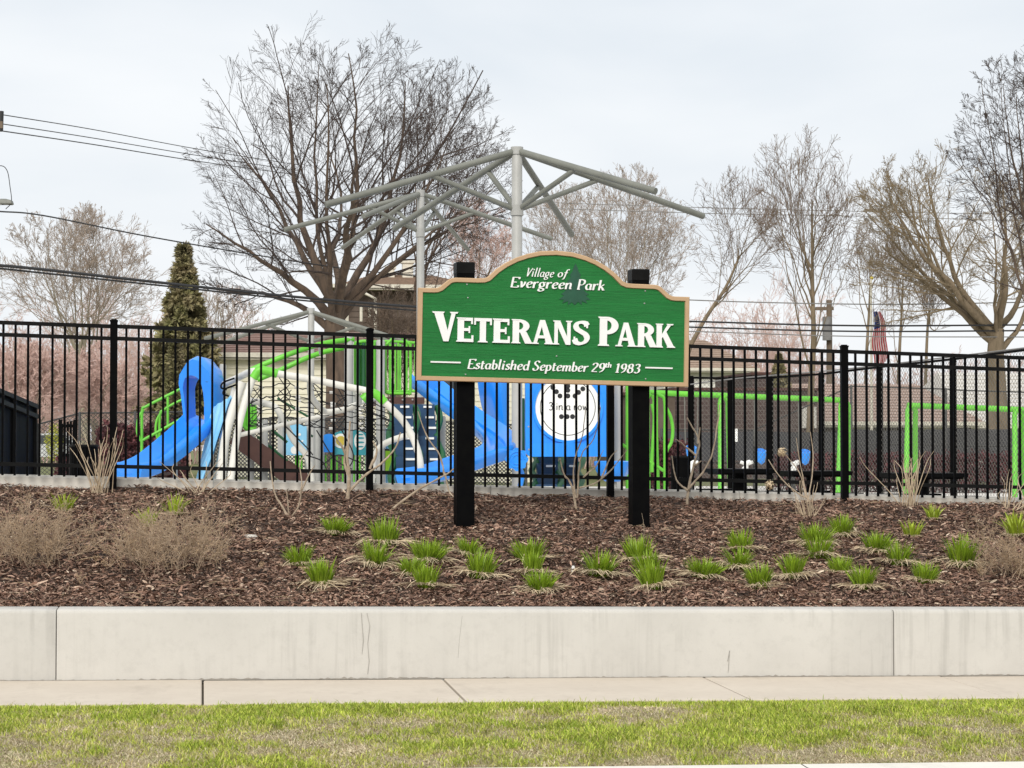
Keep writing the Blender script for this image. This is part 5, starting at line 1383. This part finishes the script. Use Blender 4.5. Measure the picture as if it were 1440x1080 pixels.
for k in range(n):
    u0, u1 = k / n, (k + 1) / n
    pa = P(-70 + 122 * u0, 520 + 53 * u0, 22.6 + 3.4 * u0); pb = P(-70 + 122 * u1, 520 + 53 * u1, 22.6 + 3.4 * u1); pb = pa + (pb - pa) * .985
    dn = np.array([(pb - pa)[1], -(pb - pa)[0], 0]); dn = dn / np.linalg.norm(dn) * .012
    v = []
    for p_ in (pa, pb):
        for s_ in (-1, 1):
            q_ = p_ + dn * s_; v += [q_, np.array([q_[0], q_[1], float(park_z(q_[0])) + .06])]
    m = MB(); m.add(v, [(0, 1, 3, 2), (4, 6, 7, 5), (0, 4, 5, 1), (2, 3, 7, 6), (0, 2, 6, 4), (1, 5, 7, 3)]); child(m, 'board', 'black_metal', t)
for dy in (0, 14):
    m = MB(); m.bar(P(-70, 521 + dy, 22.5), P(52, 572 + dy, 25.9), .05, .05); child(m, 'rail', 'black_rail', t)
for k in range(5):
    u = k / 4; p = P(-66 + 116 * u, 516 + 52 * u, 22.5 + 3.4 * u); g_ = float(park_z(p[0]))
    m = MB(); m.box((p[0], p[1] - .04, (p[2] + g_) / 2), (.04, .04, p[2] - g_)); child(m, 'upright', 'black_rail', t)
t = thing('arched_gate', 'narrow black slatted gate with arched top left of the litter bin', 'gate', ground_at(95, 30))
for k in range(5):
    x = 87 + 4.2 * k; p = P(x, 596 - 4 * math.sin(k / 4 * 1.9), 30); g_ = float(park_z(p[0]))
    m = MB(); m.box((p[0], p[1], (p[2] + g_) / 2), (.032, .03, p[2] - g_)); child(m, 'slat', 'black_metal', t)
for y in (599, 640): 
    m = MB(); m.bar(P(86, y, 30.03), P(106, y, 30.03), .03, .04); child(m, 'rail', 'black_metal', t)
for x in (85, 106):
    p = P(x, 590, 30); m = MB(); m.box((p[0], p[1], (p[2] + float(park_z(p[0]))) / 2), (.05, .05, p[2] - float(park_z(p[0])))); child(m, 'post', 'black_metal', t)

# ------------------------------------------------------------------ chain-link fences
def chain_link(label, nodes, pitch, wire, m_wire, m_post, post_r, rails=(), gzero=True, mesh_to=None, name='chain_link_fence', post_up=.03):
    """nodes: photo px, top py, distance of each post"""
    T = [P(*q) for q in nodes]; Bq = [np.array([p[0], p[1], float(park_z(p[0]))]) for p in T]
    t = thing(name, label, 'fence', Bq[len(Bq) // 2])
    for p, b_ in zip(T, Bq):
        m = MB(); m.tube([b_ - [0, 0, .1], p + [0, 0, post_up - .02], p + [0, 0, post_up]], [post_r, post_r, post_r * .6], 10); child(m, 'post', m_post, t, smooth=True)
    VV, FF, off = [], [], 0
    for (p, b_), (p2, b2) in zip(zip(T[:-1], Bq[:-1]), zip(T[1:], Bq[1:])):
        for u in (0,) + tuple(rails):
            m = MB(); m.tube([p * (1 - u) + b_ * u, p2 * (1 - u) + b2 * u], .018, 7); child(m, 'rail', m_post, t, smooth=True)
        Lh = np.linalg.norm((p2 - p)[:2]); H = (p - b_)[2]; H2 = (p2 - b2)[2]
        nh, nv = max(2, int(Lh / pitch)), max(2, int((H + H2) / 2 / pitch))
        segs = []
        for s_ in (1, -1):
            for k in range(-nv, nh + nv):
                # straight diagonal wire clipped to the panel
                u0, v0 = k, 0; u1, v1 = k + s_ * nv, nv
                ts = [0.0, 1.0]
                for lim, sg in ((0, 1), (nh, -1)):
                    a_, b3 = (u0 - lim) * sg, (u1 - lim) * sg
                    if a_ < 0 and b3 < 0: ts = None; break
                    if a_ < 0: ts[0] = max(ts[0], a_ / (a_ - b3))
                    elif b3 < 0: ts[1] = min(ts[1], a_ / (a_ - b3))
                if not ts or ts[1] - ts[0] < 1e-3: continue
                def pt(tt):
                    uu = (u0 + (u1 - u0) * tt) / nh; vv = (v0 + (v1 - v0) * tt) / nv
                    return (p * (1 - uu) + p2 * uu) * vv + (b_ * (1 - uu) + b2 * uu) * (1 - vv)
                segs.append([pt(ts[0]) + [0, s_ * wire * .6, .03], pt(ts[1]) + [0, s_ * wire * .6, -.01]])
        if segs:
            S_ = np.array(segs); V, F = tubes(S_, np.full(S_.shape[:2], wire), 3); VV.append(V); FF.append(F + off); off += len(V)
    o3 = np.array(t.location)
    o = link('wire_mesh', fast_mesh('wire_mesh', np.concatenate(VV) - o3, np.concatenate(FF), m_wire), t); o['kind'] = 'stuff'
    return t
chain_link('tall chain-link fence with thick black posts curving across the right playground', [(972, 531, 34), (1027, 532, 33.4), (1083, 531, 32.6), (1155, 526, 31.4), (1237, 516, 29.8), (1340, 505, 27.6), (1480, 487, 25)], .075, .0026, 'chain', 'black_metal', .05, rails=())
chain_link('grey chain-link fence with slim posts in front of the brick building', [(930, 604, 52), (1060, 605, 52), (1197, 543, 51), (1330, 547, 50), (1356, 549, 50), (1460, 552, 49)], .09, .003, 'chain', 'chain_dark', .03, rails=(.55,))
chain_link('dark chain-link fence behind the left slide and the playground', [(52, 597, 46), (112, 581, 46), (190, 580, 46), (262, 579, 46)], .09, .006, 'chain_dark', 'chain_dark', .03)
chain_link('dark chain-link fence before the cream house', [(300, 592, 50), (380, 588, 50), (470, 588, 50), (560, 590, 50), (650, 594, 50), (740, 598, 50)], .085, .014, 'chain_dark', 'chain_dark', .03)
t = thing('windscreen', 'dark fabric windscreen strip on the far chain-link fence', 'windscreen', ground_at(1200, 51.5))
for x0, x1, y0 in ((932, 1058, 606), (1062, 1195, 606), (1199, 1328, 604), (1332, 1460, 602)):
    a, c = P(x0, y0, 51.6), P(x1, y0, 51.6); n = 12; g_ = P(x0, 648, 51.6)[2]
    m = MB(); m.grid([[(a[0] + (c[0] - a[0]) * k / n, 51.6 + .05 * math.sin(k * 1.9), z - .03 * math.sin(math.pi * k / n) * (z > g_)) for k in range(n + 1)] for z in (g_, (a[2] + g_) / 2, a[2])]); child(m, 'fabric', 'windscreen', t, smooth=True)
# long pale cable slung above the right playground
# ------------------------------------------------------------------ maroon hedges
def hedge(label, x0, x1, ytop, Y, dep, n, seed):
    r = np.random.default_rng(seed); a, c = P(x0, ytop, Y), P(x1, ytop, Y); g_ = float(park_z((a[0] + c[0]) / 2)); H = a[2] - g_
    t = thing('maroon_hedge', label, 'hedge', ((a[0] + c[0]) / 2, Y, g_), 'maroon hedges'); W = c[0] - a[0]
    u = r.random(n); v = r.uniform(-1, 1, n); h = r.random(n) ** .7
    bump = 1 + .14 * vnoise(u * W, v, .5, seed)
    pos = np.stack([(u - .5) * W, v * dep / 2 * np.sqrt(1 - .5 * h ** 2), h * H * bump], 1) + r.normal(0, .03, (n, 3))
    d = norm(r.normal(0, 1, (n, 3))); sd = norm(np.cross(d, r.normal(0, 1, (n, 3)))); L_ = r.uniform(.04, .10, n)[:, None]
    V = np.stack([pos, pos + d * L_ * .5 + sd * L_ * .35, pos + d * L_, pos + d * L_ * .5 - sd * L_ * .35], 1).reshape(-1, 3)
    o = link('foliage', fast_mesh('foliage', V, np.arange(n * 4).reshape(-1, 4), 'hedge_red', np.repeat(r.uniform(.5, 1.6, n), 4)[:, None] * np.ones((1, 3))), t); o['kind'] = 'stuff'
    k = 60; p0 = np.stack([r.uniform(-.5, .5, k) * W, r.uniform(-.4, .4, k) * dep, np.zeros(k)], 1)
    Pc, Rc, _ = grow(r, p0, np.stack([r.normal(0, .3, k), r.normal(0, .3, k), np.ones(k)], 1), np.full(k, H * .95), np.full(k, .01), 5, .12, .05, .4)
    V, F = tubes(Pc, Rc, 4); o = link('stems', fast_mesh('stems', V, F, 'twig_dark'), t); o['kind'] = 'stuff'
hedge('dark maroon hedge behind the green stair rails', 138, 262, 602, 43, 1.6, 16000, 81)
hedge('dark maroon hedge patch low beside the arched black gate', 84, 112, 642, 40, .8, 2200, 82)
hedge('dark maroon hedge behind the green loop ladder', 905, 968, 622, 47, 1.4, 5000, 83)
hedge('long dark maroon hedge behind the right swing sets', 1090, 1300, 640, 49, 1.5, 10000, 84)
hedge('dark maroon hedge at the far right behind the chain-link fence', 1300, 1460, 640, 48, 1.5, 8000, 85)

# ================================================================== houses
def flat(root, name, m_, pts):
    m = MB(); m.add(pts, [tuple(range(len(pts)))]); return child(m, name, m_, root)
def house(label, x0, x1, yeave, yridge, Y, dep, m_wall, m_roof, board=.2, ridge=(.2, .8), over=.5, m_trim='trim', windows=(), name='house', wall_break=None):
    a, c = P(x0, yeave, Y), P(x1, yeave, Y); g_ = float(park_z((a[0] + c[0]) / 2)) - .1; ze = a[2]
    t = thing(name, label, 'house', ((a[0] + c[0]) / 2, Y, g_))
    X0, X1 = a[0], c[0]; Yb = Y + dep
    if board:
        H = ze - g_; n = int(H / board)
        for k in range(n):
            z = g_ + k * board; m = MB()
            m.add([(X0, Y - .03, z), (X1, Y - .03, z), (X1, Y - .002, z + board + .02), (X0, Y - .002, z + board + .02), (X0, Y, z), (X1, Y, z)], [(0, 1, 2, 3), (0, 4, 5, 1)])
            child(m, 'siding_board', m_wall, t)
    m = MB(); m.box(((X0 + X1) / 2, (Y + Yb) / 2 + .01, (g_ + ze) / 2), (X1 - X0 - .01, Yb - Y, ze - g_)); child(m, 'wall', m_wall, t)
    for x in (X0, X1):
        m = MB(); m.box((x, Y - .02, (g_ + ze) / 2), (.12, .08, ze - g_)); child(m, 'corner_trim', m_trim, t)
    zr = P(x0, yridge, Y + dep / 2)[2]
    e = [(X0 - over, Y - over, ze), (X1 + over, Y - over, ze), (X1 + over, Yb + over, ze), (X0 - over, Yb + over, ze)]
    R0 = (X0 + (X1 - X0) * ridge[0], Y + dep / 2, zr); R1 = (X0 + (X1 - X0) * ridge[1], Y + dep / 2, zr)
    m = MB(); v = e + [R0, R1]; m.add(v, [(0, 1, 5, 4), (1, 2, 5), (2, 3, 4, 5), (3, 0, 4), (0, 3, 2, 1)])
    rf = child(m, 'roof', m_roof, t)
    # shingle courses on the side that faces the park
    nco = 14
    for k in range(nco):
        u0, u1 = k / nco, (k + 1) / nco
        q = lambda u, s_: np.array(e[0]) * (1 - u) * (s_ == 0) + np.array(R0) * u * (s_ == 0) + np.array(e[1]) * (1 - u) * (s_ == 1) + np.array(R1) * u * (s_ == 1)
        p = [q(u0, 0), q(u0, 1), q(u1, 1), q(u1, 0)]; up_ = np.array([0, -.02, .035])
        m = MB(); m.add([p[0] + up_, p[1] + up_, p[2] + up_ * .2, p[3] + up_ * .2, p[0], p[1]], [(0, 1, 2, 3), (0, 4, 5, 1)]); child(m, 'shingle_course', m_roof, t)
    m = MB(); m.box(((X0 + X1) / 2, Y - over - .05, ze + .01), (X1 - X0 + 2 * over, .13, .14)); child(m, 'gutter', m_trim, t)
    m = MB(); m.box(((X0 + X1) / 2, Y - over / 2 - .05, ze - .1), (X1 - X0 + over, over, .05)); child(m, 'soffit', m_trim, t)
    for wx0, wx1, wy0, wy1 in windows:
        p, q = P(wx0, wy0, Y - .05), P(wx1, wy1, Y - .05); cx, cz = (p[0] + q[0]) / 2, (p[2] + q[2]) / 2
        m = MB(); m.box((cx, Y - .04, cz), (q[0] - p[0] + .16, .07, p[2] - q[2] + .16)); wn = child(m, 'window', m_trim, t)
        m = MB(); m.box((cx, Y - .085, cz), (q[0] - p[0], .03, p[2] - q[2]))
        m.v = [v_ - np.array(t.location) for v_ in m.v]; m.build('pane', 'glass', wn)
    return t
house('cream sided house with brown hip roof behind the climbing net', 306, 748, 500, 466, 64, 8, 'siding', 'roof_red', board=.19, ridge=(.1, .85), over=.25, windows=((548, 560, 540, 575), (620, 640, 520, 560)))
h2 = house('dark brown house with pale eaves and chimneys behind the big tree', 488, 668, 404, 386, 82, 8, 'dark_house', 'roof_tan', board=.22, ridge=(.28, .72), over=.6)
for x, y0, w_ in ((573, 370, .42), (549, 378, .3)):
    p = P(x, y0, 85); m = MB(); m.box((p[0], 85, p[2] - .6), (w_, .4, 1.3)); m.box((p[0], 85, p[2] + .04), (w_ + .12, .52, .1)); child(m, 'chimney', 'trim', h2)
for pts in ([(512, 412), (528, 420), (528, 470)], [(508, 432), (508, 452)], [(520, 432), (520, 446)]):
    TB(h2, 'downpipe', 'trim', [(x, y, 81.2) for x, y in pts], .06, smooth_path=False)
# brick building
def bldg(label, x0, x1, ytop, Y, dep, m_, name='brick_building', parapet=True):
    a, c = P(x0, ytop, Y), P(x1, ytop, Y); g_ = float(park_z(a[0])) - .3
    t = thing(name, label, 'building', ((a[0] + c[0]) / 2, Y, g_))
    m = MB(); m.box(((a[0] + c[0]) / 2, Y + dep / 2, (a[2] + g_) / 2), (c[0] - a[0], dep, a[2] - g_)); child(m, 'wall', m_, t)
    m = MB(); m.box(((a[0] + c[0]) / 2, Y + dep / 2, a[2] + .05), (c[0] - a[0] + .12, dep + .12, .1)); child(m, 'coping', 'deck_brown', t)
    return t
bb_ = bldg('low dark brown brick building behind the green swings', 950, 1150, 549, 70, 9, 'brick')
bldg('taller brick rear block rising above the low brick building', 1058, 1142, 527, 79.5, 6, 'brick')
for x0, x1, y0, y1 in ((1128, 1148, 572, 602),):
    a, c = P(x0, y0, 69.95), P(x1, y1, 69.95); m = MB(); m.box(((a[0] + c[0]) / 2, 69.97, (a[2] + c[2]) / 2), (c[0] - a[0], .1, a[2] - c[2])); child(m, 'stone_panel', 'grey_siding', bb_)
bldg('brown boarded shed behind the green loop ladder', 880, 949, 556, 66, 5, 'dark_house', name='brown_shed')
house('low building with reddish shingle roof behind the right fence', 1150, 1368, 596, 540, 74, 9, 'dark_house', 'roof_pale', board=.25, ridge=(.02, .9), over=.4, windows=((1190, 1215, 604, 625), (1300, 1330, 604, 625)))
house('pale grey house with light roof at the far right', 1362, 1580, 600, 524, 78, 9, 'grey_siding', 'grey_siding', board=.25, ridge=(.06, .9), over=.4)
house('tan roofed house behind the right shoulder of the sign', 935, 1050, 520, 478, 100, 9, 'siding_white', 'roof_tan', board=.25, ridge=(.25, .75), over=.5)
# ================================================================== wires, pole, flag
def wire(label, pts, r_, m_='cable'):
    q = spline(PP(pts), 10); m = MB(); m.tube(q, r_, 5)
    o = m.build('overhead_wire', m_, None, smooth=True, origin=q[len(q) // 2]); tag(o, label, 'wire', 'overhead wires')
wire('thin overhead wire at upper left, topmost of three', [(-5, 160, 44), (130, 182, 52), (280, 210, 60), (420, 232, 70)], .011)
wire('thin overhead wire at upper left, middle of three', [(-5, 173, 44), (130, 194, 52), (280, 219, 60), (420, 240, 70)], .011)
wire('thin overhead wire at upper left, lowest of three', [(-5, 183, 44), (130, 203, 52), (280, 227, 60), (420, 246, 70)], .013)
wire('single sagging wire at left crossing in front of the big tree', [(-5, 297, 42), (60, 303, 44), (200, 331, 47), (350, 357, 51), (480, 377, 56), (600, 390, 62)], .016)
wire('thick bundled cable at left crossing in front of the spruce', [(-5, 373, 42), (60, 379, 43), (230, 398, 46), (420, 418, 49), (590, 432, 52), (800, 445, 54)], .032)
wire('thin twin cable just under the thick bundled cable at left', [(-5, 377, 42.1), (60, 384, 43), (230, 402, 46), (420, 422, 49), (590, 437, 52), (800, 449, 54)], .02)
wire('thin wire at upper right, upper of the pair beside the shade frame', [(740, 284, 80), (990, 292, 78), (1200, 297, 76), (1450, 302, 74)], .014, 'cable_grey')
wire('thin wire at upper right, lower of the pair beside the shade frame', [(740, 292, 80), (990, 300, 78), (1200, 304, 76), (1450, 311, 74)], .014, 'cable_grey')
wire('pale single wire right of the sign above the dark cables', [(900, 419, 60), (1060, 425, 60), (1250, 428, 60), (1450, 425, 60)], .018, 'cable_grey')
wire('dark cable right of the sign, topmost of the low bundle', [(800, 448, 55), (968, 452, 56), (1200, 458, 57), (1450, 457, 58)], .026)
wire('dark cable right of the sign, second of the low bundle', [(800, 455, 55), (968, 460, 56), (1200, 466, 57), (1450, 465, 58)], .024)
wire('dark cable right of the sign, third of the low bundle', [(800, 462, 55), (968, 466, 56), (1200, 473, 57), (1450, 474, 58)], .016, 'cable_grey')
wire('pale cable sloping up to the right above the chain-link fence', [(940, 545, 33), (1030, 533, 32), (1180, 520, 30), (1320, 504, 28), (1460, 487, 26)], .011, 'cable_grey')
# street light pole just outside the left edge: only its arm and lamp head reach in
b = ground_at(-22, 43); t = thing('utility_pole', 'utility pole at the left edge with a flat lamp head', 'pole', b)
zt = P(-22, 150, 43)[2]; m = MB(); m.tube([b, (b[0], b[1], zt)], [.17, .13], 12); child(m, 'pole', 'wood_pole', t, smooth=True)
m = MB(); m.bar(P(-60, 176, 43), P(4, 176, 43), .12, .14); child(m, 'crossarm', 'wood_pole', t)
p = P(1, 172, 43); m = MB(); m.tube([p - [0, 0, .18], p + [0, 0, .22]], [.05, .06], 8); child(m, 'insulator', 'cable', t, smooth=True)
TB(t, 'lamp_arm', 'galv', [(-22, 296, 43), (-8, 288, 43), (2, 286, 43)], .03)
p = P(5, 284, 42.9)
m = MB(); m.grid([[p + np.array([x * k, y * k, z]) for x, y in ((-.16, -.12), (.16, -.12), (.19, .12), (-.16, .12))] for z, k in ((-.05, .9), (-.03, 1), (.03, .9), (.06, .3))], closed=True); child(m, 'lamp_head', 'shaded_grey', t)
TB(t, 'lamp_cable', 'cable', [(-22, 240, 43), (0, 233, 43), (10, 240, 43), (14, 262, 43), (16, 284, 43), (8, 294, 43)], .008)
# wooden pole with crossarm behind the sycamore
b = ground_at(1167, 88); t = thing('utility_pole', 'far wooden utility pole with crossarm beside the sycamore', 'pole', b)
zt = P(1167, 422, 88)[2]; m = MB(); m.tube([b, (b[0], b[1], zt)], [.16, .12], 10); child(m, 'pole', 'wood_pole', t, smooth=True)
m = MB(); m.bar(P(1147, 434, 88), P(1172, 434, 88), .12, .14); child(m, 'crossarm', 'wood_pole', t)
m = MB(); p = P(1163, 462, 87.8); m.tube([p - [0, 0, .5], p + [0, 0, .5]], .2, 10); child(m, 'transformer', 'cable_grey', t, smooth=True)
# flag hanging limp on its pole
b = ground_at(1226, 62); t = thing('flagpole', 'thin flagpole with a limp hanging flag behind the right fence', 'flagpole', b)
zt = P(1226, 392, 62)[2]; m = MB(); m.tube([b, (b[0], b[1], zt)], [.05, .03], 10); child(m, 'pole', 'trim', t, smooth=True)
p = P(1226, 391, 62); m = MB(); m.tube([p - [0, 0, .05], p, p + [0, 0, .05]], [.03, .06, .03], 8); child(m, 'ball', 'yellow', t, smooth=True)
fl = thing('flag', 'limp flag with red and white stripes and a blue canton', 'flag', P(1227, 440, 62))
n, k_ = 13, 22
def fp(u, v):                       # u down the cloth 0..1, v across the folds
    yt, yb = 438, 522
    x = 1228 + v * (10 + 10 * math.sin(u * 2.4)) + 1.5 * math.sin(u * 9)
    return P(x, yt + (yb - yt) * u * (1 - .16 * v), 61.95 - .09 * math.sin(v * 13 + u * 2))
for s_ in range(n):
    m = MB(); v0, v1 = s_ / n, (s_ + 1) / n
    m.grid([[fp(u, v) for v in (v0, (v0 + v1) / 2, v1)] for u in np.linspace(.30 if s_ < 7 else 0.0, 1, k_)])
    child(m, 'stripe', 'flag_red' if s_ % 2 == 0 else 'flag_white', fl, smooth=True)
m = MB(); m.grid([[fp(u, v) + np.array([0, -.004, 0]) for v in np.linspace(0, 7 / 13, 9)] for u in np.linspace(0, .30, 8)]); child(m, 'canton', 'flag_blue', fl, smooth=True)
# parked car far off at the left
b = ground_at(68, 95); t = thing('parked_car', 'white parked car far off beyond the left gate', 'car', b)
pr = [(-2.1, .35), (-2.1, .75), (-1.5, .88), (-.8, 1.35), (.7, 1.38), (1.4, .92), (2.1, .8), (2.1, .35)]
m = MB(); m.prism(pr, lambda x, z, d: b + np.array([x, d, z]), -.8, .8); child(m, 'body', 'car_white', t)
m = MB(); m.prism([(-1.2, .9), (-.75, 1.28), (.65, 1.3), (1.15, .92)], lambda x, z, d: b + np.array([x, d, z]), -.81, -.805); child(m, 'window', 'glass', t)
for x in (-1.3, 1.3):
    m = MB(); c = b + np.array([x, -.72, .32]); m.tube([c - [0, .1, 0], c + [0, .1, 0]], .32, 16); child(m, 'wheel', 'tyre', t)
b = ground_at(76, 80); t = thing('young_shrub', 'small yellow-green shrub far off beyond the left gate', 'shrub', b)
r = np.random.default_rng(9); n = 900
d = norm(r.normal(0, 1, (n, 3))) * r.random((n, 1)) ** .4 * [.35, .35, .75] + [0, 0, .95]
sd = norm(r.normal(0, 1, (n, 3))) * .04; u = norm(r.normal(0, 1, (n, 3))) * .06
link('leaves', fast_mesh('leaves', np.stack([d, d + sd, d + u, d - sd], 1).reshape(-1, 3), np.arange(n * 4).reshape(-1, 4), 'leaf_green', np.ones((n * 4, 3)) * [2.4, 1.6, 3]), t)
m = MB(); m.tube([b, b + [0, 0, 1.2]], [.03, .015], 6); child(m, 'stem', 'bark_mid', t)
